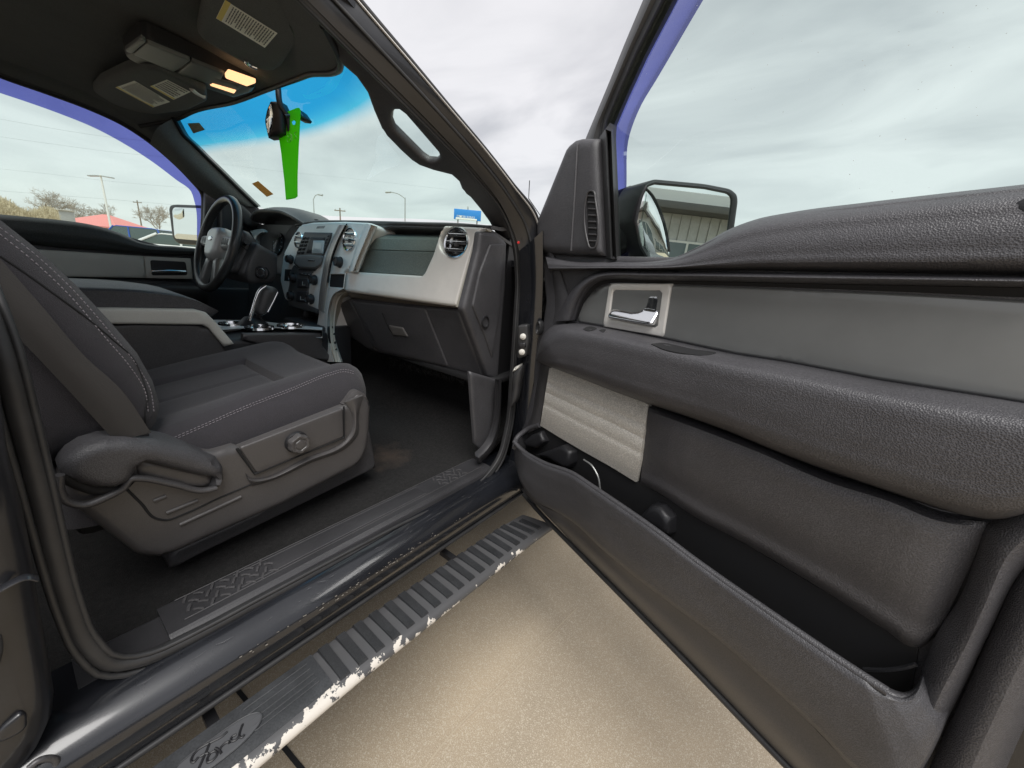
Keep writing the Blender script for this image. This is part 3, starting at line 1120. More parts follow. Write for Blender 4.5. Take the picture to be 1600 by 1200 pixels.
loft('roof', rf, MT['paint'], TR, n=30, m=16, thick=.012, direction=(0, 0, -1))
tube('headliner_edge', front, .008, MT['black'], hl, n=60, sides=8)

# sun visors with their paper labels
fv = Frame(P((400, 60), 'z', 1.728), (1, 0, 0), (0, 1, -.10), (0, -.10, -1))
vis = relief('sun_visor', fv, [(307, 46), (312, 20), (322, -22), (352, -45), (430, -30), (452, 10), (468, 50), (466, 60), (440, 98), (428, 106), (414, 105), (380, 92), (322, 60)],
             MT['visor'], TR, h=.012, r=.014, thick=.012, ds=.013, rc=.02)
lab_paper = material('visor_label_paper', (.90, .89, .78), .6)
inkd = material('visor_label_print', (.12, .12, .11), .7)
ylab = material('visor_label_yellow', (.75, .62, .18), .6)


def quad_uv(c, u, v):
    c = [np.array(k, float) for k in c]
    return (1 - u) * (1 - v) * c[0] + u * (1 - v) * c[1] + u * v * c[2] + (1 - u) * v * c[3]


def label(fr, c, parent, h, yellow, nrow, cols=((.0, 1.),)):
    relief('warning_label', fr, c, lab_paper, parent, h=.0012, r=.0005, thick=.004, ds=.03, h0=h)
    relief('label_header', fr, [quad_uv(c, 0.01, .01), quad_uv(c, yellow, .01), quad_uv(c, yellow, .99), quad_uv(c, .01, .99)], ylab, parent, h=.0012, r=.0005,
           thick=.001, ds=.03, h0=h + .0010)
    bm = bmesh.new()
    for (c0, c1) in cols:
        for i in range(nrow):
            u = yellow + .05 + (.93 - yellow) * (i + .2) / nrow
            du = (.93 - yellow) / nrow * .42
            v = c0 + .08 * (c1 - c0)
            vend = c1 - (.08 + rng.uniform(0, .25) * (i % 4 == 3)) * (c1 - c0)
            while v < vend - .03:
                w = min(rng.uniform(.05, .16), vend - v)
                vs = [fr.hit(quad_uv(c, a, b), h + .0026) for a, b in ((u, v), (u + du, v), (u + du, v + w), (u, v + w))]
                bm.faces.new([bm.verts.new(k) for k in vs])
                v += w + .02
    o = link('label_print', bm, inkd, parent)
    o['kind'] = 'stuff'


label(fv, T('v', (412, 0), (1070, 415), (910, 598), (300, 228)), vis, .012, .11, 17, ((.0, .98),))
tube('visor_clip', [fv.hit(p, .012) for p in T('v', (675, 745), (690, 790), (740, 820), (815, 850))], .006, MT['chrome'], vis, n=16)
relief('visor_pivot', fv, T('v', (1195, 190), (1260, 240), (1340, 330), (1350, 400), (1290, 420), (1220, 330)), MT['black'], vis, h=.014, r=.012, thick=.02, ds=.006, smooth=True)

fw = Frame(P((240, 145), 'z', 1.715), (1, 0, 0), (0, 1, -.12), (0, -.10, -1))
vis2 = relief('sun_visor', fw, T('z1', (412, 395), (450, 352), (560, 300), (640, 278), (700, 290), (920, 390), (925, 440), (840, 480), (700, 500), (600, 488), (500, 450)),
              MT['visor'], TR, h=.012, r=.012, thick=.016, ds=.013, rc=.015)
label(fw, T('z1', (515, 390), (600, 360), (760, 455), (683, 480)), vis2, .012, .10, 8)
label(fw, T('z1', (670, 385), (745, 355), (852, 410), (775, 446)), vis2, .012, .10, 6)
tube('visor_clip', [fw.hit(p, .012) for p in T('z1', (855, 395), (880, 415), (912, 432))], .007, MT['silver'], vis2, n=10)

# overhead console with lit map lamps
fo = Frame(P((300, 105), 'z', 1.738), (1, 0, 0), (0, 1, 0), (0, -.03, -1))
ohc = relief('overhead_console', fo, T('z1', (630, 155), (665, 160), (860, 248), (1010, 315), (1145, 362), (1130, 388), (1050, 414), (930, 372), (770, 322), (600, 252), (548, 222)),
             MT['black'], TR, h=.020, r=.016, thick=.03, ds=.010, rc=.012)
greyc = material('console_door_grey', (.16, .165, .155), .45, vary=.08)
relief('console_door', fo, T('z1', (655, 185), (850, 265), (775, 318), (592, 237)), greyc, ohc, h=.004, r=.003, thick=.006, ds=.012, h0=.020, rc=.006)
relief('console_door', fo, T('z1', (632, 165), (652, 182), (588, 236), (556, 220)), greyc, ohc, h=.004, r=.003, thick=.006, ds=.012, h0=.020, rc=.006)
relief('console_panel', fo, T('z1', (858, 268), (1000, 325), (985, 352), (1060, 372), (1082, 385), (1045, 408), (930, 368), (785, 322)), material('console_lower_grey', (.10, .105, .10), .45),
       ohc, h=.004, r=.003, thick=.006, ds=.012, h0=.020)
relief('map_lamp', fo, T('v', (455, 892), (805, 1015), (690, 1058), (408, 950)), MT['amber'], ohc, h=.006, r=.004, thick=.006, ds=.008, h0=.020, rc=.006)
relief('map_lamp', fo, T('v', (250, 1018), (560, 1108), (530, 1150), (215, 1045)), MT['amber'], ohc, h=.006, r=.004, thick=.006, ds=.008, h0=.020, rc=.006)

# windshield stickers
def on_wind(p, y_guess=.7, it=14):
    d = ray(*p)
    best, bt = None, 9
    pts = np.array([v.co for v in wind.data.vertices])
    rel = pts - CAM
    dn = d / np.linalg.norm(d)
    t = rel @ dn
    dd = np.linalg.norm(rel - t[:, None] * dn, axis=1)
    k = np.argsort(dd)[:4]
    w = 1 / (dd[k] + 1e-6)
    return CAM + dn * (t[k] @ w / w.sum() - .004)


def sticker(px, mat, name, parent):
    c = [on_wind(p) for p in px]
    n = np.cross(c[1] - c[0], c[3] - c[0])
    n = n / np.linalg.norm(n)
    if n @ (CAM - c[0]) < 0:
        n = -n
    V = [tuple(k) for k in c] + [tuple(k - n * .0015) for k in c]
    return raw(name, V, [(0, 1, 2, 3), (4, 5, 6, 7), (0, 1, 5, 4), (1, 2, 6, 5), (2, 3, 7, 6), (3, 0, 4, 7)], mat, parent, 20)


stick = material('inspection_sticker', (.52, .36, .16), .6, vary=.5, vscale=160)
translucent(stick, (.62, .42, .2), .6)
sticker(T('y6', (668, 635), (715, 615), (835, 718), (785, 738)), stick, 'windshield_sticker', wind)
sticker(T('y6', (165, 165), (255, 160), (300, 215), (210, 243)), material('grey_sticker', (.34, .33, .25), .6, vary=.4, vscale=150), 'windshield_sticker', wind)

# rear-view mirror
fm = Frame(P((437, 190), 'x', .01), (.9, .42, 0), (0, 0, 1), (.55, -.82, 0))
rv = relief('rearview_mirror', fm, T('g', (172, -5), (300, -5), (340, 80), (352, 380), (280, 402), (145, 415), (200, 310), (212, 215)), MT['black'], TR, h=.018, r=.014, thick=.03, ds=.007)
fm2 = Frame(fm.hit(T('g', (160, 210))[0], .012), (.88, .47, 0), (0, 0, 1), (.46, -.863, -.207))
relief('mirror_glass', fm2, T('g', (172, 8), (212, 215), (205, 300), (148, 402), (116, 220), (140, 90)), MT['mirror'], rv, h=.002, r=.002, thick=.004, ds=.008, rc=.008)
relief('mirror_rim', fm2, T('g', (172, -8), (218, 215), (210, 312), (146, 418), (104, 220), (130, 85)), MT['black'], rv, h=-.001, r=.002, thick=.012, ds=.008, rc=.01)
tube('mirror_stalk', [P((424, 134), 'x', .02) + np.array([0, .02, .01]), P((440, 168), 'x', .03), P((452, 185), 'x', .03)], .009, MT['black'], rv, n=10)
tube('mirror_arm', [P(p, 'x', .035) for p in T('g', (340, 165), (390, 160), (440, 160))], .007, MT['black'], rv, n=8)
tube('mirror_arm', [P(p, 'x', .032) for p in T('g', (375, 170), (390, 260), (405, 350))], .009, MT['black'], rv, n=8)
relief('mirror_sensor', Frame(P(T('g', (540, 150))[0], 'x', .06), (1, 0, 0), (0, 0, 1), (.5, -.85, 0)), T('g', (505, 80), (535, 105), (595, 190), (575, 212), (510, 205)), MT['black'], rv,
       h=.008, r=.008, thick=.03, ds=.006)

# green hang tag on the mirror
ft = Frame(P((455, 230), 'x', .045), (1, 0, 0), (0, 0, 1), (.25, -.97, .05))
gt = relief('hang_tag', ft, T('g', (345, 112), (470, 62), (500, 60), (520, 92), (515, 210), (505, 400), (497, 520), (490, 700), (480, 950), (472, 1098), (440, 1120), (345, 1137), (322, 860),
                              (300, 600), (272, 405), (330, 330)), MT['tag'], None, h=.0012, r=.0012, thick=.0016, ds=.010, hfun=lambda u, v, d: .10 * u * u * 6 - .25 * v * v + (.0015 if -.005 < v < .0 else 0.), holes=[T('g', (415, 225), (440, 208), (462, 225), (455, 258), (428, 262))])
tag(gt, 'bright green plastic tag hanging from the rear-view mirror', 'tag')
for st in ([(372, 372), (390, 362), (408, 380), (402, 408), (378, 418), (366, 445), (384, 470), (404, 455), (402, 420), (378, 405), (368, 385)],
           [(418, 372), (422, 450)], [(470, 345), (452, 356), (452, 380), (470, 392), (470, 418), (452, 428)]):
    tube('tag_mark', [ft.hit(p, .0022) for p in T('g', *st)], .0013, MT['tagtext'], gt, n=len(st) * 4, sides=5, flat=.4)

# ------------------------------------------------------------------ dashboard
DS = FY(.853 - .17 * (1.355 - 1.18), .17, 0., (0, 1.18))            # centre stack plane
DP = FY(.832, .17, .12, (.18, 1.18))                                 # passenger half


def lipcurve(dy, dz):
    return [v + np.array([0, dy, dz]) for v in lip3]


lip_px = [(462, 350), (485, 346), (520, 345), (580, 346), (650, 348), (720, 350), (768, 354)]
lip_x = [-.22, -.12, .0, .24, .45, .64, .77]
lip3 = [P(p, 'x', x) for p, x in zip(lip_px, lip_x)]
for v in lip3:
    v[1] = max(v[1], .86)
lip3 = [Frame((0, .865 + .10 * max(0, x), 0), (1, 0, 0), (0, 0, 1), (0, -1, 0)).hit(p) for p, x in zip(lip_px, lip_x)]
wbase = [v + np.array([0, -.02, -.012]) for v in catmull(np.array(wb), 7)]
dash = loft('dashboard', [wbase[2:] if False else [np.array([x, 1.05, 1.375]) for x in (-.76, -.4, -.1, .2, .5, .7, .79)],
                          lipcurve(.05, .004), lipcurve(.004, .003), lipcurve(0, -.008), lipcurve(.03, -.016), lipcurve(.16, -.05)], MT['smoothp'], TR, n=40, m=30, thick=.01, direction=(0, .3, -1))
# tray behind the lip and the dash carcass
relief('dash_carcass', FY(.955, .10, .12, (.18, 1.18)), [(-.98, -.30), (.60, -.30), (.60, .17), (-.98, .17)], MT['black'], dash, h=.0, r=.01, thick=.12, ds=.06, uv=True)
rbox('firewall', (0, 1.30, .88), (1.66, .03, .92), MT['deep'], TR)

# passenger silver panel and airbag cover
pan_px = T('z4', (556, 415), (948, 438), (962, 420), (1003, 330), (1040, 215), (1062, 180), (1278, 190), (1255, 210), (1222, 270), (1182, 400), (1128, 598), (1100, 600), (541, 522), (540, 470))
pan = relief('silver_dash_panel', DP, pan_px, MT['silver'], TR, h=.018, r=.010, thick=.05, ds=.010, rc=.006,
             holes=[[(lambda c, s: (713 + 20.5 * c, 379.5 + 21.5 * s))(math.cos(a), math.sin(a)) for a in np.linspace(0, 2 * math.pi, 28, endpoint=False)]])
beige = material('panel_edge_beige', (.50, .47, .40), .4, .3)
strip('panel_edge', DP, T('z4', (1280, 190), (1255, 212), (1226, 280), (1188, 400), (1135, 598)), T('z4', (1262, 200), (1232, 222), (1205, 285), (1165, 405), (1108, 598)),
      [(0, .004), (.5, .020), (1, .0195)], beige, pan, n=30, m=8, thick=.02)
strip('panel_underside', DP, T('z4', (541, 522), (800, 560), (1108, 598)), T('z4', (560, 552), (800, 580), (1110, 606)), [(0, .012), (1, -.03)],
      material('panel_underside_bronze', (.20, .17, .14), .4, .3), pan, n=24, m=4, thick=.01)
ab = strip('airbag_cover', DP, T('z4', (645, 217), (850, 222), (1045, 222)), T('z4', (578, 414), (770, 424), (952, 434)), [(0, -.045), (.12, -.012), (.40, -.004), (.42, -.007), (.44, -.004), (.8, -.008), (1, -.004)],
           material('airbag_cover_plastic', (.10, .115, .105), .42, bump='grain', bscale=420, bstr=.4), TR, n=40, thick=.03)
strip('dash_tray', DP, T('z4', (660, 165), (1068, 172)), T('z4', (640, 226), (1048, 228)), [(0, -.06), (1, -.075)], MT['black'], dash, n=12, m=4, thick=.02)


def vent(fr, c_px, rx, ry, parent=TR, h=.02, ang=0., n=3, vertical=True):
    """round louvre: chrome ring, dark bowl, slats; sizes from pixel radii on the plane"""
    u, v = fr.uv(c_px, h)
    u1 = fr.uv((c_px[0] + rx, c_px[1]), h)
    v1 = fr.uv((c_px[0], c_px[1] + ry), h)
    a = math.hypot(u1[0] - u, u1[1] - v)
    b = math.hypot(v1[0] - u, v1[1] - v)
    a = b = (a + b) / 2 if abs(a - b) / b < .25 else b
    c = fr.pt(u, v, h)
    vn = lathe('air_vent', c, fr.ez, [(a * 1.0, -.045), (a * 1.0, -.01), (a * .86, -.012), (a * .80, -.035), (0, -.035)], MT['black'], parent, sides=36, x=fr.ey)
    lathe('vent_ring', c, fr.ez, [(a * 1.02, -.012), (a * 1.06, .001), (a * 1.02, .004), (a * .92, .002), (a * .84, -.012)], MT['chrome'], vn, sides=40, x=fr.ey)
    for i in range(n):
        k = (i - (n - 1) / 2) * (1.5 / n)
        w = math.sqrt(max(0.05, 1 - k * k)) * a * .84
        p = c + fr.ey * (k * a) - fr.ez * .006
        m3 = Matrix((tuple(fr.ex), tuple(fr.ey * .92 + fr.ez * .38), tuple(fr.ez * .92 - fr.ey * .38))).transposed()
        rbox('vent_slat', p, (2 * w, .003, .020), MT['smoothp'], vn, rot=m3, bev=.001, seg=1)
        tube('vent_slat_edge', [p + fr.ex * (-w) + fr.ez * .0095 + fr.ey * .004, p + fr.ex * w + fr.ez * .0095 + fr.ey * .004], .0016, MT['chrome'], vn, sides=6)
    if vertical:
        m3 = Matrix((tuple(fr.ex), tuple(fr.ey), tuple(fr.ez))).transposed()
        rbox('vent_tab', c - fr.ez * .002, (.010, .022, .012), MT['smoothp'], vn, rot=m3, bev=.002)
    return vn


vent(DP, (713, 379.5), 20, 21, h=.019)

# dash end cap
fe = FX(.775)
cap = relief('dash_end_cap', fe, T('z4', (1222, 205), (1305, 208), (1362, 262), (1356, 500), (1345, 620), (1318, 985), (1265, 962), (1132, 606), (1180, 420), (1210, 300)), MT['plastic'], TR, h=.012, r=.014, thick=.012, ds=.012, rc=.01)
relief('end_cover', fe, T('z4', (1282, 270), (1352, 268), (1340, 480), (1330, 640), (1292, 862), (1250, 740), (1188, 592), (1225, 420)), MT['plastic'], cap, h=.006, r=.004, thick=.006, ds=.012, h0=.012, rc=.006)
lathe('key_lock', fe.hit(T('z4', (1260, 676))[0], .019), (1, 0, 0), [(.017, -.002), (.017, .003), (.014, .004), (.012, -.008), (0, -.008)], MT['black'], cap, sides=24, scale=(1.2, 1))

# glove box
GB = Frame(P(T('z4', (850, 580))[0], 'y', .878), (1, .12, 0), (0, -.30, 1), np.cross((1, .12, 0), (0, -.30, 1)))
gb = relief('glove_box', GB, T('z4', (562, 552), (800, 575), (1110, 606), (1134, 606), (1268, 960), (1180, 940), (1060, 912), (880, 868), (705, 832), (690, 815)), MT['plastic'], TR, h=.014, r=.012, thick=.12, ds=.014)
relief('glove_box_lid', GB, T('z4', (575, 566), (950, 602), (1072, 908), (715, 826)), MT['plastic'], gb, h=.006, r=.004, thick=.005, ds=.014, h0=.013, rc=.008)
relief('glove_box_latch', GB, T('z4', (760, 692), (835, 704), (862, 752), (785, 745)), material('latch_recess', (.11, .105, .10), .45), gb, h=.006, r=.005, thick=.004, ds=.006, h0=.018, rc=.004)
tube('latch_groove', [GB.hit(p, .020) for p in T('z4', (725, 632), (765, 720), (785, 748))], .0015, MT['deep'], gb, n=10, sides=6)
# panel left of the glove box, underside insulation
relief('knee_panel', GB, T('z4', (500, 585), (560, 555), (700, 830), (680, 830), (505, 712)), MT['smoothp'], gb, h=.008, r=.006, thick=.10, ds=.014)
bm = bmesh.new()
for i in range(420):
    t = rng.uniform(0, 1)
    p = np.array(T('z4', (760 + 400 * t, 860 + 95 * t + rng.uniform(-6, 40)))[0])
    a = GB.hit(p, -.02 - rng.uniform(0, .06))
    d = rng.normal(0, .012, 3)
    s = .0012
    vs = [bm.verts.new(a), bm.verts.new(a + np.array([s, 0, s])), bm.verts.new(a + d + np.array([0, 0, -.012]))]
    bm.faces.new(vs)
ins = link('insulation_fibre', bm, MT['smoothp'], gb)
ins['kind'] = 'stuff'
rbox('dash_underside', (.45, 1.08, .87), (.72, .30, .02), MT['deep'], gb, bev=.005)

# ------------------------------------------------------------------ centre stack
st_px = T('y7', (390, 156), (520, 132), (860, 122), (1135, 135), (1150, 165), (1060, 330), (990, 520), (940, 655), (880, 690), (845, 790), (840, 870), (740, 905), (695, 990), (675, 1080), (660, 1290),
          (560, 1290), (590, 1120), (540, 1080), (215, 985), (162, 770), (200, 480), (300, 280))
stack = relief('center_stack', DS, st_px, MT['silver'], TR, h=.016, r=.008, thick=.10, ds=.010)
dk = material('stack_dark_plastic', (.055, .058, .060), .38, vary=.08)
relief('radio_panel', DS, T('y7', (405, 232), (705, 238), (690, 300), (610, 490), (575, 600), (515, 655), (335, 632), (285, 580), (318, 470), (350, 370)), dk, stack, h=.006, r=.004, thick=.006, ds=.008, h0=.016, rc=.005)
relief('radio_screen_bezel', DS, T('y7', (462, 285), (625, 288), (592, 470), (410, 465), (430, 380)), MT['black'], stack, h=.004, r=.002, thick=.004, ds=.008, h0=.022, rc=.003)
relief('radio_screen', DS, T('y7', (492, 322), (612, 324), (592, 466), (472, 464)), MT['screen'], stack, h=.002, r=.001, thick=.003, ds=.01, h0=.026)
for r_ in range(5):
    for c_ in range(2):
        x = 392 - 15 * r_ + 42 * c_
        y = 283 + 40 * r_
        relief('radio_button', DS, T('y7', (x - 18, y), (x + 18, y), (x + 10, y + 32), (x - 26, y + 32)), MT['black'], stack, h=.004, r=.002, thick=.003, ds=.006, h0=.022)
for r_ in range(6):
    x, y = 668 - 15 * r_, 262 + 36 * r_
    relief('radio_button', DS, T('y7', (x - 14, y), (x + 18, y), (x + 6, y + 28), (x - 26, y + 28)), MT['black'], stack, h=.004, r=.002, thick=.003, ds=.006, h0=.022)
relief('radio_lower', DS, T('y7', (312, 492), (400, 484), (500, 482), (600, 492), (572, 598), (512, 632), (345, 622), (292, 582)), material('radio_lower_grey', (.13, .135, .135), .4), stack, h=.004, r=.005, thick=.003, ds=.006, h0=.022, rc=.008)
relief('radio_bar', DS, T('y7', (362, 532), (522, 530), (515, 556), (362, 554)), dk, stack, h=.004, r=.002, thick=.003, ds=.006, h0=.025)
relief('disc_slot', DS, T('y7', (332, 634), (512, 640), (505, 660), (328, 652)), MT['deep'], stack, h=.002, r=.001, thick=.003, ds=.01, h0=.022)
relief('top_sensor', DS, T('y7', (535, 165), (625, 160), (608, 190), (522, 192)), MT['silver2'], stack, h=.003, r=.002, thick=.003, ds=.01, h0=.016)
# climate panel
relief('climate_panel', DS, T('y7', (285, 590), (340, 640), (500, 665), (470, 700), (450, 800), (440, 900), (430, 1030), (560, 1085), (540, 1130), (225, 1040), (215, 900), (235, 800), (230, 690)), dk, stack, h=.004, r=.003, thick=.004, ds=.01, h0=.016)
for (a, b, c, d) in (((345, 672), (468, 680), (462, 715), (340, 706)), ((330, 738), (445, 742), (438, 850), (322, 842)), ((315, 880), (432, 886), (425, 1010), (305, 1000))):
    relief('climate_button', DS, T('y7', a, b, c, d), MT['black'], stack, h=.005, r=.003, thick=.003, ds=.007, h0=.020, rc=.004)
prn = material('button_symbol', (.5, .5, .48), .6)
for (a, b) in (((372, 775), (372, 815)), ((372, 815), (402, 815)), ((350, 940), (350, 975)), ((350, 975), (385, 978)), ((360, 690), (375, 690)), ((400, 694), (415, 694)), ((435, 697), (448, 698))):
    tube('button_symbol', [DS.hit(p, .0256) for p in T('y7', a, b)], .0008, prn, stack, sides=5)


def knob(fr, c, r, h0, parent, hgt=.020):
    c = fr.hit(c, h0)
    k = lathe('knob', c, fr.ez, [(r * 1.15, -.002), (r * 1.15, .003), (r, .004), (r * .94, hgt), (r * .80, hgt + .002), (r * .72, hgt - .001), (0, hgt - .001)], MT['black'], parent, sides=40, lobes=20, amp=.012)
    return k


for (x, y, r) in ((248, 535, .016), (285, 742, .016), (262, 935, .016), (508, 762, .017), (474, 972, .017)):
    knob(DS, T('y7', (x, y))[0], r, .020, stack)
    lathe('knob_ring', DS.hit(T('y7', (x, y))[0], .017), DS.ez, [(r * 1.1, 0), (r * 1.32, .003), (r * 1.28, .005), (r * 1.1, .004)], MT['chrome'], stack, sides=32)
knob(DS, T('y7', (788, 565))[0], .018, .016, stack)
relief('cubby', DS, T('y7', (684, 692), (838, 694), (822, 848), (668, 838)), MT['deep'], stack, h=.001, r=.001, thick=.004, ds=.012, h0=.016)
tube('cubby_rim', [DS.hit(p, .018) for p in T('y7', (680, 688), (842, 690), (826, 852), (664, 842))], .0025, MT['silver'], stack, closed=True, sides=6)
relief('cubby', DS, T('y7', (178, 640), (262, 642), (240, 775), (170, 768)), MT['deep'], stack, h=.001, r=.001, thick=.004, ds=.012, h0=.016)
vent(DS, T('y7', (890, 312))[0], 13, 17, h=.018, n=3)
vent(DS, T('y7', (330, 318))[0], 9, 12, h=.018, n=2, vertical=False)
# raised stripes framing the stack
strp = material('stack_stripe_silver', (.46, .42, .39), .30, .7)
strip('stack_stripe', DS, T('y7', (770, 150), (690, 330), (622, 530), (572, 800), (548, 1000), (545, 1080)), T('y7', (852, 150), (762, 330), (692, 530), (652, 750), (630, 920), (600, 1120)),
      [(0, .018), (.15, .030), (.85, .030), (1, .018)], strp, stack, n=40, thick=.02)
strip('stack_stripe', DS, T('y7', (1060, 135), (985, 330), (930, 500), (880, 670)), T('y7', (1148, 150), (1075, 330), (995, 515), (942, 655)), [(0, .018), (.3, .028), (.8, .026), (1, .004)], MT['silver'], stack, n=30, thick=.02)
tube('stack_groove', [DS.hit(p, .019) for p in T('y7', (860, 140), (770, 330), (700, 530), (660, 740), (655, 790))], .0022, MT['deep'], stack, n=30, sides=6)
# leg of the stack running down to the console
strip('stack_leg', DS, T('y7', (660, 830), (640, 960), (622, 1080), (612, 1250), (600, 1500), (630, 1660)), T('y7', (850, 868), (735, 905), (690, 985), (668, 1080), (660, 1400), (735, 1662)), [(0, .016), (.2, .022), (.8, .022), (1, .0)],
      MT['silver'], stack, n=40, thick=.03)
strip('stack_leg_side', DS, T('y7', (845, 872), (760, 905), (712, 975), (690, 1070), (680, 1400), (735, 1662)), T('y7', (860, 930), (815, 985), (800, 1060), (775, 1200), (735, 1450), (738, 1663)), [(0, .010), (1, -.05)],
      beige, stack, n=30, m=5, thick=.01)
bm_m = material('chip_dark', (.02, .02, .02), .7)
for (x, y, s) in ((450, 690, .0028), (455, 705, .0035), (465, 740, .003), (478, 745, .0025), (470, 785, .004), (475, 820, .003), (447, 725, .002)):
    c = DS.hit(T('z4', (x + 8, y))[0], .0)
    lathe('scuff_mark', c, (.6, -.8, 0), [(s, -.004), (s * .9, .002), (0, .002)], bm_m, stack, sides=8, scale=(1.4, .8))
rbox('stack_base', (-.04, .80, .87), (.30, .14, .18), MT['black'], stack, bev=.01)

# ------------------------------------------------------------------ console between the seats
cf = FX(.155)
cons = rbox('center_console', (0, .36, .74), (.29, .80, .42), MT['black'], TR, bev=.02, seg=3)
relief('console_side', cf, T('z3', (560, 1000), (830, 985), (1262, 992), (1300, 1012), (1398, 1122), (1420, 1330), (600, 1330)), MT['smoothp'], cons, h=.006, r=.006, thick=.03, ds=.014)
sa = relief('console_trim', FX(.165), T('z3', (560, 885), (730, 885), (1215, 893), (1285, 912), (1345, 970), (1462, 1108), (1400, 1126), (1300, 1010), (1262, 990), (830, 985), (560, 985)), MT['lightgrey'], cons,
            h=.008, r=.008, thick=.03, ds=.010)
# lid, an upholstered box with a rounded nose
lid_prof = [(-.45, 1.045), (.20, 1.048), (.33, 1.046), (.375, 1.030), (.405, 1.022), (.412, 1.030), (.385, 1.058), (.335, 1.085), (.26, 1.100), (.10, 1.108), (-.45, 1.108)]
V, Fc = [], []
lp = catmull(np.array(lid_prof), 60, closed=True)
xs = [-.150, -.146, -.130, .130, .146, .152]
sc2 = [.80, .93, 1, 1, .93, .80]
cyz = lp.mean(0)
for x, s in zip(xs, sc2):
    for (y_, z_) in lp:
        V.append((x, cyz[0] + (y_ - cyz[0]) * (1 - (1 - s) * .05), cyz[1] + (z_ - cyz[1]) * s))
n_ = len(lp)
for i in range(len(xs) - 1):
    for j in range(n_):
        Fc.append((i * n_ + j, i * n_ + (j + 1) % n_, (i + 1) * n_ + (j + 1) % n_, (i + 1) * n_ + j))
Fc += [tuple(range(n_)), tuple((len(xs) - 1) * n_ + j for j in range(n_))]
raw('console_lid', V, Fc, MT['pad'], cons, 45)
rbox('console_bin', (0, -.02, 1.0), (.28, .72, .10), MT['smoothp'], cons, bev=.015)
# chrome edged cup holder deck ahead of the lid
strip('console_deck', FZ(.952), T('z3', (1335, 958), (1600, 962), (1780, 985)) + T('z4', (412, 705)), T('z3', (1385, 1030)) + T('z5', (1000, 82), (1130, 84), (1258, 90)), [(0, .006), (.1, .012), (.9, .012), (1, 0)], material('deck_reflection_silver', (.70, .72, .72), .30, .1), cons, n=20, thick=.03, smooth=False)  # bright reflection on the deck is put into its base colour
for (x, y, r) in ((.055, .55, .042), (.06, .655, .042), (-.05, .50, .036)):
    lathe('cup_holder', (x, y, .958), (0, 0, 1), [(r * 1.14, .004), (r * 1.10, .012), (r, .012), (r * .96, .0065), (0, .0065)], MT['chrome'], cons, sides=32)
relief('console_flank', FX(.150), T('z4', (0, 738), (405, 735), (412, 800), (470, 880), (300, 860), (120, 800), (0, 770)), MT['smoothp'], cons, h=.006, r=.006, thick=.02, ds=.012)
# gear lever
sh = [P(p, 'x', -.03) for p in T('z4', (75, 720), (85, 640), (105, 570), (125, 520))]
gl = tube('gear_lever', sh, [.012, .010, .013, .014], MT['black'], TR, n=14)
fg = FX(-.012)
relief('lever_grip', fg, T('z4', (62, 625), (70, 570), (90, 515), (112, 492), (150, 492), (178, 512), (176, 530), (140, 590), (118, 632), (90, 645)), MT['smoothp'], gl, h=.022, r=.022, thick=.028, ds=.007, smooth=True)
tube('lever_trim', [fg.hit(p, .012) for p in T('z4', (32, 670), (48, 620), (66, 560), (90, 510), (118, 490))], .006, MT['chrome'], gl, n=20)
tube('lever_trim', [fg.hit(p, .016) for p in T('z4', (180, 522), (160, 565), (128, 625))], .004, MT['chrome'], gl, n=14)
lathe('lever_boot', (-.03, .56, .945), (0, 0, 1), [(.06, 0), (.05, .02), (.025, .045), (0, .05)], MT['black'], gl, sides=24)

# ------------------------------------------------------------------ driver side: cluster, column, wheel
arch = T('y6', (655, 895), (668, 868), (705, 842), (800, 836), (900, 850), (965, 880), (1095, 960))
archx = [-.70, -.66, -.58, -.46, -.37, -.30, -.20]
arc_f = [P(p, 'x', x) for p, x in zip(arch, archx)]
arc_b = [np.array([v[0] * .99, 1.0, max(v[2] + .012, 1.36)]) for v in arc_f]
arc_m = [(a * .6 + b * .4) + np.array([0, 0, .016]) for a, b in zip(arc_f, arc_b)]
arc_i = [v + np.array([0, .012, -.014]) for v in arc_f]
arc_j = [v + np.array([0, .10, -.03]) for v in arc_f]
hood = loft('cluster_hood', [arc_b, arc_m, [v + np.array([0, .010, .003]) for v in arc_f], arc_f, arc_i, arc_j], MT['smoothp'], TR, n=40, m=30, thick=.003, direction=(0, .3, -1))
relief('cluster_face', FY(.885, .25, 0., (-.42, 1.28)), [(-.30, -.16), (.22, -.16), (.22, .10), (-.30, .10)], MT['black'], hood, h=.002, r=.002, thick=.02, ds=.05, uv=True)
FC = FY(.882, .25, 0., (-.42, 1.28))
gz = material('gauge_print', (.35, .37, .38), .5)
for (u, v, r) in ((.08, -.02, .055), (-.10, -.02, .055), (.165, -.05, .03)):
    c = FC.pt(u, v, .002)
    lathe('gauge', c, FC.ez, [(r, 0), (r, .003), (r * .97, .004), (r * .9, .001), (0, .001)], MT['ring'], hood, sides=32)
    for k in range(11):
        a = math.radians(-40 + 26 * k)
        d = -FC.ex * math.cos(a) + FC.ey * math.sin(a)
        tube('gauge_tick', [c + d * r * .72 + FC.ez * .003, c + d * r * .88 + FC.ez * .003], .0011, gz, hood, sides=4)
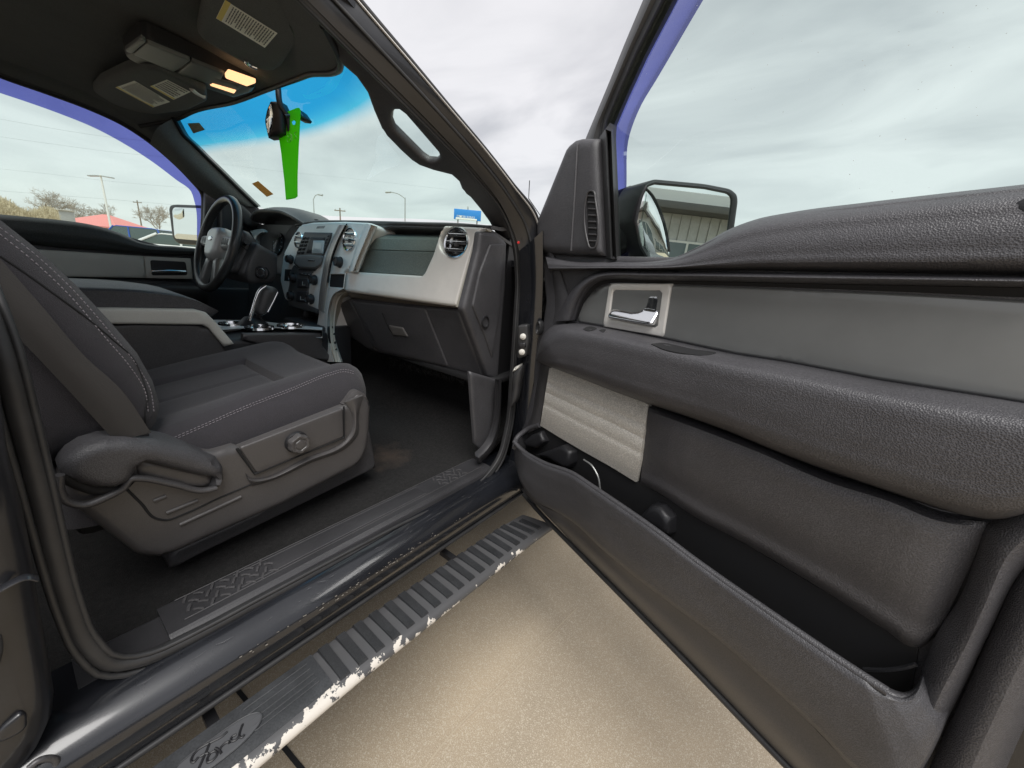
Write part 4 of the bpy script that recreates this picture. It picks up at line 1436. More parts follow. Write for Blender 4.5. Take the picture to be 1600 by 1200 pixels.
# left dash mass under the hood
relief('driver_dash', FY(.90, .15, -.05, (-.45, 1.15)), [(-.34, -.40), (.24, -.40), (.22, .10), (-.30, .18), (-.35, .12)], MT['black'], TR, h=.02, r=.03, thick=.15, ds=.03, uv=True)
strip('cluster_bezel', FY(.80, .2, 0., (-.4, 1.25)), T('w', (715, 430), (800, 412), (865, 412), (880, 432)), T('w', (790, 575), (800, 520), (830, 470), (862, 452)), [(0, 0), (.5, .01), (1, 0)], MT['silver2'], hood, n=14, m=6, thick=.01)
shr = rbox('steering_column', (-.40, .70, 1.20), (.10, .20, .11), MT['smoothp'], TR, rot=Matrix.Rotation(math.radians(-22), 3, 'X'), bev=.025, seg=4)
relief('column_shroud', FX(-.335), T('w', (620, 420), (690, 440), (770, 525), (805, 600), (790, 690), (740, 850), (640, 890), (520, 905), (480, 870), (520, 760), (590, 640)), MT['smoothp'], shr, h=.02, r=.02, thick=.08, ds=.012)
tube('column_seam', [FX(-.335).hit(p, .021) for p in T('w', (610, 590), (690, 650), (760, 690))], .002, MT['deep'], shr, n=8, sides=6)
tube('column_stalk', [np.array([-.36, .66, 1.23]), np.array([-.30, .66, 1.25]), np.array([-.27, .655, 1.255])], [.008, .007, .010], MT['black'], shr, n=8)
relief('knee_bolster', FX(-.26), T('w', (690, 745), (780, 560), (1010, 690), (1010, 900), (960, 1000), (700, 1010), (640, 900)), MT['smoothp'], TR, h=.01, r=.02, thick=.25, ds=.015)
ig = FX(-.238).hit(T('w', (828, 888))[0])
igs = lathe('ignition_switch', ig, (.80, -.6, .1), [(.018, -.02), (.018, .002), (.0165, .004), (.0125, .004), (.0115, .001)], MT['chrome'], TR, sides=28)
lathe('key_slot', ig, (.80, -.6, .1), [(.012, -.01), (.012, .001), (.006, .002), (0, .002)], MT['black'], igs, sides=20)
lathe('ignition_collar', ig, (.80, -.6, .1), [(.027, -.02), (.026, -.001), (.019, .001), (.018, -.004)], MT['black'], igs, sides=28)

wc = np.array([-.40, .590, 1.238])
wax = np.array([0, -math.cos(math.radians(18)), math.sin(math.radians(18))])
X_, Y_, Z_ = basis(wax, (0, 0, 1))       # X_ is up along the wheel plane, Y_ sideways
if Y_[0] < 0:
    Y_ = -Y_
rim_pts = [wc + .187 * (math.cos(a) * X_ + math.sin(a) * Y_) for a in np.linspace(0, 2 * math.pi, 64, endpoint=False)]
wheel = tube('steering_wheel', rim_pts, .0165, material('wheel_leather', (.040, .041, .042), .28, bump='noise', bscale=400, bstr=.2, spec=.6), TR, closed=True, sides=16)
gsil = material('wheel_spoke_grey', (.52, .53, .52), .34, .3)


def wq(u, v, h):
    return wc + Y_ * u + X_ * v + Z_ * h


FW = Frame(wc, Y_, X_, Z_)
relief('airbag_hub', FW, [(-.075, .045), (-.045, .068), (.045, .068), (.075, .045), (.066, -.04), (.035, -.075), (-.035, -.075), (-.066, -.04)], gsil, wheel, h=.030, r=.03, thick=.03, ds=.010, uv=True, rc=.02, h0=-.005)
for s in (-1, 1):
    relief('wheel_spoke', FW, [(s * .065, .035), (s * .175, .030), (s * .180, -.012), (s * .066, -.02)], gsil, wheel, h=.014, r=.014, thick=.012, ds=.010, uv=True, h0=-.004)
    relief('wheel_spoke', FW, [(s * .020, -.065), (s * .060, -.055), (s * .095, -.150), (s * .050, -.172)], MT['silver2'], wheel, h=.012, r=.012, thick=.012, ds=.010, uv=True, h0=-.004)
    for k in range(3):
        relief('wheel_button', FW, [(s * (.085 + .024 * k), .022), (s * (.104 + .024 * k), .021), (s * (.104 + .024 * k), -.004), (s * (.085 + .024 * k), -.005)], MT['black'], wheel, h=.003, r=.002, thick=.003, ds=.01, uv=True, h0=.010)
relief('wheel_badge', FW, [(.022 * math.cos(a), .012 + .010 * math.sin(a)) for a in np.linspace(0, 2 * math.pi, 20, endpoint=False)], MT['chrome'], wheel, h=.003, r=.003, thick=.003, ds=.006, uv=True, h0=.025)

# --- driver door
drvs = material('driver_trim_silver', (.55, .53, .48), .4, 0., vary=.06)
fd = FX(-.82)
dd_belt = T('z3', (-120, 292), (0, 300), (200, 318), (400, 338), (560, 362), (680, 392), (780, 430), (870, 470), (950, 488), (1100, 500), (1260, 515))
dd_groove = T('z3', (-120, 462), (0, 470), (200, 488), (420, 512), (600, 525), (780, 540), (900, 548), (1000, 552), (1080, 553), (1160, 553), (1260, 556))
ddoor = relief('driver_door', FX(-.86), [(-.06, .52), (1.0, .52), (1.0, 1.19), (.55, 1.195), (.40, 1.235), (.28, 1.262), (-.06, 1.27)], MT['plastic'], TR, h=.01, r=.02, thick=.06, ds=.03, uv=True)
strip('upper_pad', fd, dd_belt, dd_groove, [(0, -.03), (.08, -.004), (.3, .012), (.7, .012), (.92, .0), (1, -.02)], material('driver_pad', (.040, .043, .042), .5, bump='grain', bscale=330, bstr=.5), ddoor, n=50, m=16, thick=.02)
relief('trim_panel', fd, T('z3', (-120, 480), (180, 515), (500, 535), (895, 560), (912, 698), (420, 690), (-120, 680)), drvs, ddoor, h=.008, r=.006, thick=.02, ds=.02, h0=-.008)
hb = relief('handle_bezel', fd, T('z3', (897, 560), (1190, 575), (1205, 705), (912, 698)), drvs, ddoor, h=.008, r=.004, thick=.02, ds=.015, h0=-.006)
relief('handle_recess', fd, T('z3', (938, 585), (1160, 596), (1172, 680), (948, 682)), MT['black'], ddoor, h=.001, r=.002, thick=.004, ds=.02, h0=.003, rc=.01)
tube('door_handle', [fd.hit(p, .012) for p in T('z3', (945, 655), (1040, 652), (1160, 658))], .011, MT['chrome'], ddoor, n=12, flat=.7)
strip('armrest', fd, T('z3', (-120, 690), (420, 700), (900, 705), (1300, 720)), T('z3', (-120, 900), (520, 850), (900, 860), (1300, 900)), [(0, -.01), (.15, .05), (.5, .07), (1, .04)], MT['black'], ddoor, n=30, m=10, thick=.03)
lowd = relief('lower_panel', FX(-.83), [(-.05, .53), (.98, .53), (.98, 1.02), (-.05, 1.04)], MT['black'], ddoor, h=.01, r=.02, thick=.03, ds=.06, uv=True)
# window frame, glass, rain guard
fgl = FX(-.875)
dw_top = T('z1', (-220, 255), (0, 345), (200, 415), (400, 490), (540, 555), (650, 625), (760, 715), (860, 815), (905, 870), (912, 960), (905, 1080))
fr_out = [P(p, 'x', x) for p, x in zip(dw_top, (-.72, -.73, -.745, -.765, -.78, -.80, -.825, -.85, -.865, -.875, -.88))]
fr_in = [v + np.array([.035, .006, .018]) for v in fr_out]
tube('window_frame', [v + np.array([.0, .004, .012]) for v in fr_out], .016, MT['black'], ddoor, n=60, sides=10)
tube('window_seal', [v + np.array([.018, .006, .022]) for v in fr_out], .006, MT['silver2'], ddoor, n=60, sides=8)
bl = [np.array([-.88, y, 1.255]) for y in np.linspace(-.25, .60, 11)]
loft('window_glass', [fr_out, [np.array([-.885, y, 1.20]) for y in np.linspace(fr_out[0][1], fr_out[-1][1], 11)]], MT['glass'], ddoor, n=40, m=8, smooth=False)
rg_in = T('z1', (-220, 340), (0, 415), (120, 455), (260, 505), (420, 570), (560, 645), (680, 722), (790, 805), (850, 850), (868, 900), (880, 1080))
rg_o = [v + np.array([-.02, 0, .004]) for v in fr_out]
rg_i = [P(p, 'x', x - .025) for p, x in zip(rg_in, (-.72, -.73, -.745, -.765, -.78, -.80, -.825, -.85, -.865, -.875, -.88))]
loft('rain_guard', [rg_o, rg_i], MT['rain'], ddoor, n=60, m=4)
relief('sail_panel', FX(-.83), T('z1', (915, 850), (985, 880), (1000, 1000), (1010, 1110), (905, 1105)), MT['plastic'], ddoor, h=.01, r=.01, thick=.02, ds=.014)
# driver A pillar trim
La = T('y6', (60, 120), (95, 185), (135, 255), (215, 330), (300, 415), (420, 530), (560, 668), (715, 818))
Lb = T('y6', (-130, 325), (-30, 405), (50, 475), (140, 566), (215, 640), (290, 700), (400, 770), (560, 815))
pa = [P(p, 'x', x) for p, x in zip(La, np.linspace(-.62, -.735, 8))]
pb = [P(p, 'x', x) for p, x in zip(Lb, np.linspace(-.705, -.80, 8))]
pm_ = [(a + b) / 2 + np.array([.025, -.02, 0]) for a, b in zip(pa, pb)]
lp_ = loft('left_pillar_trim', [pa, pm_, pb], material('pillar_trim_grey', (.12, .125, .122), .36, bump='grain', bscale=420, bstr=.3), TR, n=40, m=14, thick=.04, direction=(-.6, .6, .2))
lp_.name = 'pillar_trim'
tube('windshield_gasket', [a + np.array([.004, -.004, 0]) for a in pa], .007, MT['deep'], lp_, n=40, sides=8)
relief('dash_corner', FX(-.77), [(345, 306), (385, 312), (404, 325), (412, 345), (390, 380), (345, 385)], MT['black'], TR, h=.01, r=.01, thick=.06, ds=.02)
relief('dash_corner', FX(-.72), T('w', (590, 130), (640, 150), (740, 260), (860, 390), (720, 410), (620, 330)), MT['black'], TR, h=.01, r=.02, thick=.1, ds=.015)
# trim between headliner and driver window
rail_o = [v + np.array([.012, 0, .010]) for v in fr_out[:8]]
rail_i = [v + np.array([.10, .02, .06]) for v in fr_out[:8]]
loft('roof_side_trim', [rail_o, [(a + b) / 2 + np.array([.01, 0, -.012]) for a, b in zip(rail_o, rail_i)], rail_i], MT['headliner'], TR, n=40, m=8, thick=.02, direction=(-.5, 0, .8))
# driver side mirror
fsm = Frame(P((292, 348), 'x', -1.10), (.95, .3, 0), (0, 0, 1), (.25, -.96, 0))
dm = relief('side_mirror', fsm, T('z3', (1062, 265), (1070, 243), (1100, 238), (1300, 245), (1310, 490), (1120, 485), (1085, 450)), MT['black'], TR, h=.01, r=.02, thick=.10, ds=.016, rc=.02)
relief('mirror_glass', fsm, T('z3', (1080, 275), (1092, 255), (1300, 262), (1305, 470), (1095, 452)), material('driver_mirror_glass', (.9, .92, .92), .02, 1.), dm, h=.004, r=.003, thick=.003, ds=.02, h0=.010, rc=.02)
relief('spot_mirror', fsm, T('z3', (1088, 265), (1150, 258), (1152, 320), (1120, 334), (1085, 318)), MT['mirror'], dm, h=.008, r=.03, thick=.003, ds=.006, h0=.014, rc=.012)
tube('mirror_arm', [fsm.hit((318, 352), -.04), np.array([-.93, .72, 1.26])], .03, MT['black'], dm, sides=10)

# ------------------------------------------------------------------ floor of the cabin
rowsf = []
for (y, z) in ((-1.05, .545), (-.3, .545), (.1, .552), (.4, .562), (.62, .575), (.80, .575), (.95, .59), (1.08, .66), (1.22, .80), (1.29, 1.0)):
    rowsf.append([np.array([x, y, z + (.01 if abs(x) > .76 else 0) + (.10 * math.exp(-(x / .18)**4))]) for x in np.linspace(-.82, .80, 15)])
dustc = MT['carpet']
nt = dustc.node_tree
b_ = nt.nodes['Principled BSDF']
src = b_.inputs['Base Color'].links[0].from_socket
gq = nt.nodes.new('ShaderNodeNewGeometry')
vm = nt.nodes.new('ShaderNodeVectorMath'); vm.operation = 'DISTANCE'
c_d = P((602, 738), 'z', .51)
vm.inputs[1].default_value = tuple(c_d)
nt.links.new(gq.outputs['Position'], vm.inputs[0])
nd = nt.nodes.new('ShaderNodeTexNoise'); nd.inputs['Scale'].default_value = 22; nd.inputs['Detail'].default_value = 6
nt.links.new(gq.outputs['Position'], nd.inputs['Vector'])
m1 = nt.nodes.new('ShaderNodeMath'); m1.operation = 'MULTIPLY_ADD'; m1.inputs[1].default_value = -7.0
nt.links.new(vm.outputs['Value'], m1.inputs[0]); nt.links.new(nd.outputs['Fac'], m1.inputs[2])
mr_ = nt.nodes.new('ShaderNodeMapRange'); mr_.inputs['From Min'].default_value = -.35; mr_.inputs['From Max'].default_value = .5; mr_.inputs['To Max'].default_value = .4
nt.links.new(m1.outputs[0], mr_.inputs['Value'])
mm = nt.nodes.new('ShaderNodeMixRGB'); mm.inputs[2].default_value = (.20, .14, .10, 1)
nt.links.new(mr_.outputs[0], mm.inputs[0]); nt.links.new(src, mm.inputs[1]); nt.links.new(mm.outputs[0], b_.inputs['Base Color'])
floor = loft('cabin_carpet', rowsf, dustc, TR, n=60, m=60, thick=.02, direction=(0, 0, -1))
rbox('underbody', (0, -.2, .46), (1.78, 3.2, .03), MT['deep'], TR)
# floor mat and kick panel
fm_ = FZ(.512)
relief('kick_panel', FX(.81), T('z7', (690, 55), (815, 92), (812, 300), (790, 370), (745, 408), (712, 362), (700, 200)), MT['plastic'], TR, h=.006, r=.01, thick=.008, ds=.014)
strip('kick_trim', FX(.845), T('z7', (815, 92), (811, 200), (799, 295), (778, 350), (752, 385), (728, 408)), T('z7', (828, 95), (826, 200), (817, 310), (797, 378), (765, 420), (736, 446)), [(0, 0), (.5, .012), (1, 0)], sillm, TR, n=24, m=6, thick=.015)

# ------------------------------------------------------------------ passenger seat
seat = empty('passenger_seat', (0, 0, 0))
seat.parent = TR
FS = FZ(.86)


def seat_h(u, v, d):
    # u = x, v = y; long slope, bolsters, roll of the edges and stitched seams
    h = (v - .16) * .155
    bol = .026 * math.exp(-((u - .615) / .055)**2) + .013 * math.exp(-((u - .205) / .055)**2)
    if v < .42:
        ins = .012 * (1 / (1 + math.exp(-(abs(u - .41) - .125) / .010)))
        h += ins
    else:
        h += .012 - .010 * max(0, (v - .50) / .08)**2
    h += bol * min(1, max(.25, (v - .02) / .3))
    for s in (.285, .535):
        h -= .008 * math.exp(-((u - s) / .0055)**2) * (1 if v < .425 else 0)
    h -= .0075 * math.exp(-((v - .418) / .006)**2) * (1 if .285 < u < .535 else 0)
    h -= .006 * math.exp(-((u - .41) / .0055)**2) * (1 if v < .415 else 0)
    return h


def rrect(x0, x1, y0, y1, r):
    return list(round_corners(np.array([(x0, y0), (x1, y0), (x1, y1), (x0, y1)], float), r))


relief('cushion', FS, rrect(.125, .690, -.02, .600, .09), MT['fabric'], seat, h=.055, r=.055, thick=.06, ds=.0075, uv=True, h0=-.055, hfun=seat_h)
# two rows of pale stitches along the near bolster and round the front


def stitches(name, pts, parent, off, step=.0065):
    p = catmull(np.array(pts), int(np.linalg.norm(np.diff(np.array(pts), axis=0), axis=1).sum() / step))
    V, Fc = [], []
    for i in range(0, len(p) - 1):
        a, b = p[i], p[i] * .38 + p[i + 1] * .62
        t = (b - a) / max(np.linalg.norm(b - a), 1e-9)
        v = (a + b) / 2 - CAM
        sd = np.cross(t, v / np.linalg.norm(v))
        sd = sd / np.linalg.norm(sd) * .0007
        up = -v / np.linalg.norm(v) * .0012
        k = len(V)
        V += [a - sd, b - sd, b + sd, a + sd, (a + b) / 2 + up]
        Fc += [(k, k + 1, k + 4), (k + 1, k + 2, k + 4), (k + 2, k + 3, k + 4), (k + 3, k, k + 4)]
    o = raw(name, V, Fc, MT['thread'], parent)
    o['kind'] = 'stuff'
    return o


cush = [o for o in seat.children if o.name.startswith('cushion')][0]
from mathutils.bvhtree import BVHTree


def project_on(obj, px, lift=.0015):
    bt = BVHTree.FromPolygons([v.co for v in obj.data.vertices], [p.vertices for p in obj.data.polygons])
    o = []
    for p in px:
        d = Vector(ray(*p)).normalized()
        h = bt.ray_cast(Vector(CAM), d)
        if h[0] is not None:
            o.append(np.array(h[0] - d * lift))
    return o


def dense(px, n):
    return [tuple(q) for q in catmull(np.array(px), n)]


for off in (0, 9):
    pth = project_on(cush, dense(T('z5', (665, 515 + off), (800, 456 + off), (960, 386 + off), (1150, 312 + off), (1290, 256 + off), (1350, 243 + off), (1385, 252 + off)), 60))
    if len(pth) > 4:
        stitches('stitching', pth, cush, 0)

fb = FX(.60)
back_uv = [fb.uv(p, .04) for p in [(258, 640), (247, 603), (222, 558), (177, 505), (122, 447), (62, 391), (0, 342)]]
back_uv = back_uv + [(-.05, 1.36), (-.10, 1.48), (-.14, 1.53), (-.22, 1.53), (-.25, 1.46), (-.18, 1.20), (-.08, .95), (-.02, .86), (.08, .845), fb.uv((228, 690), .04), fb.uv((250, 668), .04)]
bk = relief('backrest', fb, back_uv, MT['fabric'], seat, h=.085, r=.075, thick=.47, ds=.010, uv=True)
for k, (mat_, w) in enumerate((('thread', 0),)):
    for off in (10, 20):
        pth = project_on(bk, dense([(-10, 338 + off), (62 - off * .3, 391 + off), (122 - off * .4, 447 + off), (177 - off * .6, 508 + off), (220 - off * .8, 562 + off * .6), (243 - off * .8, 606 + off * .3), (250 - off * .9, 645)], 90))
        if len(pth) > 4:
            stitches('stitching', pth, bk, 0)
pth = project_on(bk, dense(T('z3', (0, 560), (120, 640), (330, 790), (520, 930), (700, 1080), (830, 1200)) + T('z5', (560, 290), (575, 350), (565, 420), (570, 470)), 70), .0012)
if len(pth) > 4:
    tube('seam', pth, .0014, MT['deep'], bk, n=60, sides=6)
rbox('headrest', (.41, -.16, 1.66), (.28, .10, .17), MT['fabric'], seat, bev=.04, seg=4)
for x in (.35, .47):
    tube('headrest_post', [(x, -.16, 1.48), (x, -.16, 1.60)], .006, MT['chrome'], seat, sides=8)
# side shield
fs = FX(.712)
shield_px = T('z5', (238, 690), (250, 752), (330, 805), (420, 875), (520, 952), (580, 972), (650, 962), (800, 893), (1100, 762), (1390, 612), (1424, 560), (1436, 480), (1440, 372), (1422, 342), (1395, 328),
              (1335, 380), (925, 540), (905, 535), (820, 560), (600, 540), (420, 560), (300, 600))
shd = relief('side_shield', fs, shield_px, MT['taupe'], seat, h=.016, r=.016, thick=.12, ds=.010, h0=-.016)
relief('switch_panel', fs, T('z5', (930, 546), (1336, 392), (1341, 505), (1000, 648)), MT['taupe'], seat, h=.005, r=.004, thick=.006, ds=.012, rc=.008)
tube('panel_groove', [fs.hit(p, .003) for p in T('z5', (925, 552), (995, 652), (1345, 508), (1343, 388))], .0028, MT['deep'], seat, sides=6)
strip('shield_ledge', fs, T('z5', (960, 650), (985, 672), (1010, 672), (1200, 590), (1345, 524), (1372, 490), (1374, 410), (1350, 372)), T('z5', (985, 700), (1000, 696), (1030, 688), (1215, 608), (1365, 540), (1398, 500), (1402, 415), (1420, 345)),
      [(0, .002), (.5, .009), (1, .001)], MT['taupe'], seat, n=40, m=7, thick=.01)
kc = fs.hit(T('z5', (1155, 524))[0], .004)
lathe('lumbar_knob', kc, (1, 0, 0), [(.025, 0), (.0255, .006), (.0235, .010), (0, .010)], MT['black'], seat, sides=40)
lathe('lumbar_knob', kc + np.array([.008, 0, 0]), (1, 0, 0), [(.0225, 0), (.0222, .012), (.0195, .017), (.015, .0165), (.0135, .0145), (.011, .0145), (.0095, .0165), (0, .017)], MT['taupe'], seat, sides=48, lobes=6, amp=.06)
lev = relief('recline_cover', fs, T('z5', (228, 636), (238, 600), (262, 565), (315, 528), (390, 504), (490, 498), (600, 514), (740, 545), (840, 582), (864, 615), (866, 660), (852, 702), (826, 722), (812, 700), (828, 660),
                                    (700, 632), (560, 596), (532, 612), (512, 655), (470, 690), (400, 702), (300, 676)), MT['plastic'], seat, h=.028, r=.018, thick=.06, ds=.009)
relief('recline_recess', fs, T('z5', (530, 612), (560, 596), (828, 656), (815, 700), (700, 700), (540, 668)), MT['taupe'], seat, h=.006, r=.006, thick=.02, ds=.010)
tube('recline_lever', [fs.hit(p, .014) for p in T('z5', (232, 655), (234, 715), (262, 758), (330, 772), (415, 742), (480, 706), (515, 668), (545, 668), (680, 692), (800, 715), (845, 705))], .0075, MT['smoothp'], seat, n=60, flat=.8)
tube('recline_gap', [fs.hit(p, .004) for p in T('z5', (240, 650), (300, 684), (400, 712), (470, 702), (510, 668))], .010, MT['deep'], seat, n=30, sides=8)
tube('shield_seam', [fs.hit(p, .0) for p in T('z5', (490, 706), (550, 765), (612, 826), (650, 832), (720, 808), (850, 748), (985, 690))], .0022, MT['deep'], seat, n=40, sides=6)
for (a, b, w) in (((600, 757), (648, 738), 8), ((650, 804), (772, 754), 8), ((702, 850), (942, 740), 9)):
    A_, B_ = (fs.hit(p, .0) for p in T('z5', a, b))
    tube('shield_slot', [A_, B_], .0042, MT['taupe'], seat, n=6, sides=8)
relief('seat_riser', FX(.655), T('z5', (655, 955), (662, 1022), (800, 950), (1100, 805), (1466, 624), (1440, 480), (1380, 560), (1000, 800)), MT['smoothp'], seat, h=.008, r=.008, thick=.10, ds=.014)
relief('seat_riser', FX(.20), [(.02, .50), (.60, .50), (.56, .80), (.02, .80)], MT['black'], seat, h=.004, r=.01, thick=.05, ds=.03, uv=True)
rbox('seat_pan', (.41, .28, .76), (.50, .54, .10), MT['deep'], seat, bev=.02)
# front shell under the cushion
strip('front_shell', FX(.700), T('z5', (1335, 378), (1400, 326), (1425, 340)), T('z5', (1395, 395), (1420, 372), (1442, 372)), [(0, .0), (.5, .006), (1, .0)], MT['taupe'], seat, n=16, m=6, thick=.02)
# seat belt
strip('seat_belt', FX(.715), [(-60, 336), (0, 404), (60, 472), (135, 559), (192, 612), (236, 676)], [(-60, 430), (0, 498), (60, 560), (120, 624), (160, 668), (180, 690)], [(0, -.002), (.5, .004), (1, -.002)], MT['belt'], TR, n=40, m=6, thick=.002)
rbox('belt_anchor', fs.hit((205, 692), -.02), (.02, .05, .05), MT['black'], seat, bev=.008)

# ------------------------------------------------------------------ open passenger door
FD = Frame((.96, .99, 0), (.952, -.305, 0), (0, 0, 1), (-.305, -.952, 0))
door = relief('passenger_door', FD, [(.0, .515), (.03, .497), (1.0, .485), (1.06, .52), (1.10, .80), (1.10, 1.10), (1.08, 1.30), (.90, 1.36), (.62, 1.32), (.42, 1.27), (.0, 1.27)], MT['paint'], TR, h=.02, r=.03, thick=.13, ds=.03, uv=True, h0=-.035)
D = door
pb_ = lambda *a: T('f', *a)
# trim carrier behind all the pieces
carrier = relief('door_panel', FD, [(844, 372), (852, 394), (946, 400), (1057, 402), (1140, 362), (1240, 336), (1355, 320), (1600, 293), (1700, 285), (1700, 700), (1640, 900), (1546, 1010), (1480, 1160), (1440, 1260), (1330, 1240), (1187, 1070),
                                     (1000, 915), (887, 815), (833, 785), (812, 760), (803, 720), (806, 690), (822, 660), (836, 600), (838, 560), (842, 530), (852, 500), (856, 470), (852, 430)], MT['plastic'], D, h=.012, r=.014, thick=.035, ds=.016, h0=-.014)
tube('door_bottom_seal', [FD.hit(p, -.005) for p in [(818, 772), (838, 795), (903, 862), (1012, 972), (1100, 1062), (1233, 1200), (1300, 1268)]], .0075, MT['rubber'], D, n=50, sides=10)
tube('door_bottom_seal', [FD.hit(p, -.01) for p in [(822, 766), (842, 786), (910, 850), (1020, 955), (1110, 1043), (1245, 1180), (1310, 1248)]], .004, MT['rubber'], D, n=50, sides=8)
# lower strip under the pocket
strip('lower_strip', FD, [(820, 752), (833, 779), (887, 808), (1000, 905), (1083, 965), (1187, 1052), (1258, 1123), (1345, 1215)], [(824, 774), (842, 793), (906, 860), (1012, 966), (1098, 1054), (1190, 1150), (1250, 1212), (1310, 1275)],
      [(0, .050), (.25, .044), (.8, .026), (1, -.006)], MT['smoothp'], D, n=50, m=8, thick=.01)
# hinge-side edge of the panel
strip('panel_front_edge', FD, [(842, 372), (850, 400), (857, 440), (857, 480), (852, 520), (842, 560), (838, 610), (830, 655), (812, 680)], [(852, 376), (866, 402), (880, 440), (890, 480), (880, 515), (852, 560), (862, 575), (850, 650), (845, 666)],
      [(0, -.02), (.5, .006), (1, .004)], MT['plastic'], D, n=50, m=8, thick=.01)

# upper pad, groove strip, surround
belt_px = [(852, 398), (895, 407), (947, 408), (1013, 408), (1057, 401), (1093, 384), (1140, 358), (1180, 343), (1240, 331), (1355, 316), (1483, 301), (1600, 288), (1680, 278)]
grv_px = [(858, 424), (895, 422), (940, 421), (1000, 421), (1057, 421), (1093, 421), (1140, 422), (1180, 422), (1240, 423), (1355, 425), (1483, 427), (1600, 429), (1680, 430)]
strip('upper_pad', FD, belt_px, grv_px, [(0, -.05), (.03, -.022), (.12, .008), (.35, .026), (.7, .034), (.9, .030), (1, .006)], MT['pad'], D, n=110, m=22, thick=.01)
sur_o = [(1680, 432), (1600, 431), (1400, 428), (1240, 426), (1100, 424), (1000, 423), (947, 423), (923, 428), (903, 443), (883, 470), (868, 502)]
sur_i = [(1680, 452), (1600, 450), (1400, 446), (1240, 443), (1100, 440), (1000, 438), (958, 437), (940, 439), (925, 447), (911, 466), (899, 500)]
strip('trim_surround', FD, sur_o, sur_i, [(0, .010), (.25, .028), (.65, .026), (1, .0)], MT['pad'], D, n=90, m=10, thick=.012)
strip('trim_gap', FD, sur_i, [(1680, 474), (1600, 470), (1400, 459), (1240, 452), (1100, 447), (1000, 444), (958, 443), (944, 446), (930, 455), (916, 472), (902, 503)], [(0, .004), (1, -.004)], MT['deep'], D, n=80, m=3, thick=.01)
# silver trim
tp = [(902, 502), (913, 474), (930, 453), (947, 446), (957, 443)]
relief('trim_panel', FD, tp + [(1000, 444), (1080, 446), (1227, 451), (1373, 457), (1483, 462), (1600, 469), (1700, 477), (1700, 645), (1600, 628), (1373, 592), (1227, 564), (1150, 552), (1037, 528), (947, 510)],
       MT['silver2'], D, h=.006, r=.005, thick=.02, ds=.014, h0=-.004)
bez = T('z8', (522, 727), (816, 729), (776, 980), (490, 931))
rec = T('z8', (548, 760), (758, 763), (768, 775), (748, 925), (735, 934), (530, 893), (524, 880), (538, 770))
hbz = relief('handle_bezel', FD, bez, MT['silver'], D, h=.006, r=.003, thick=.015, ds=.010, h0=.000, holes=[rec])
relief('handle_recess', FD, rec, material('recess_shade', (.05, .05, .048), .5), D, h=-.022, r=.02, thick=.03, ds=.007, h0=.000)  # shade inside the recess is put into this darker colour
relief('recess_lit_patch', FD, T('z8', (546, 764), (588, 770), (584, 838), (532, 842)), MT['lightgrey'], D, h=.006, r=.006, thick=.01, ds=.007, h0=-.018)  # lighter wedge paints the lit left wall of the recess
relief('door_handle', FD, T('z8', (692, 772), (752, 772), (764, 785), (750, 880), (742, 922), (722, 926), (535, 892), (528, 872), (540, 845), (560, 842), (640, 856), (668, 848), (684, 820)), MT['chrome'], D, h=.012, r=.008, thick=.014, ds=.005, h0=.0, rc=.006, hfun=lambda u, v, d: max(-.01, min(.03, (1.165 - v) * .75)))
# armrest
arm_t = [(838, 560), (850, 520), (868, 506), (900, 505), (947, 512), (1037, 530), (1150, 554), (1227, 566), (1373, 594), (1500, 614), (1600, 630), (1700, 648)]
arm_b = [(838, 562), (848, 569), (860, 573), (880, 580), (929, 599), (1012, 631), (1100, 661), (1180, 690), (1292, 738), (1400, 770), (1470, 798), (1560, 812)]
arm_t = catmull(np.array(arm_t), 60)
arm_b2 = [(838, 562), (843, 567), (852, 570), (870, 577), (905, 590), (960, 612), (1040, 640), (1120, 668), (1230, 713), (1350, 756), (1440, 786), (1500, 804), (1560, 812), (1640, 790)]
arm_b2 = catmull(np.array(arm_b2), 60)
strip('armrest', FD, arm_t, arm_b2, [(0, .0), (.05, .048), (.12, .080), (.165, .089), (.21, .092), (.40, .095), (.70, .094), (.86, .090), (.94, .080), (.98, .058), (1, .020)], MT['pad'], D, n=130, m=34, thick=.012, ends=(.05, 0), smooth=False)
armo = [o for o in D.children if o.name.startswith('armrest')][0]
for nm, pl in (('switch_pocket', T('z8', (712, 1012), (760, 1006), (830, 1018), (900, 1034), (1015, 1056), (985, 1062), (870, 1056), (770, 1036))),
               ('switch_button', T('z8', (392, 942), (412, 932), (440, 932), (458, 940), (440, 948), (410, 950))), ('switch_button', T('z8', (468, 948), (480, 944), (500, 946), (490, 956)))):
    q_ = project_on(armo, dense(pl + pl[:1], 40)[:-1], .004)
    if len(q_) > 2:
        k_ = len(q_)
        raw(nm, [tuple(v) for v in q_] + [tuple(v - np.array([0, 0, .004])) for v in q_], [tuple(range(k_)), tuple(range(2 * k_ - 1, k_ - 1, -1))] + [(a, (a + 1) % k_, (a + 1) % k_ + k_, a + k_) for a in range(k_)], MT['deep'], D)
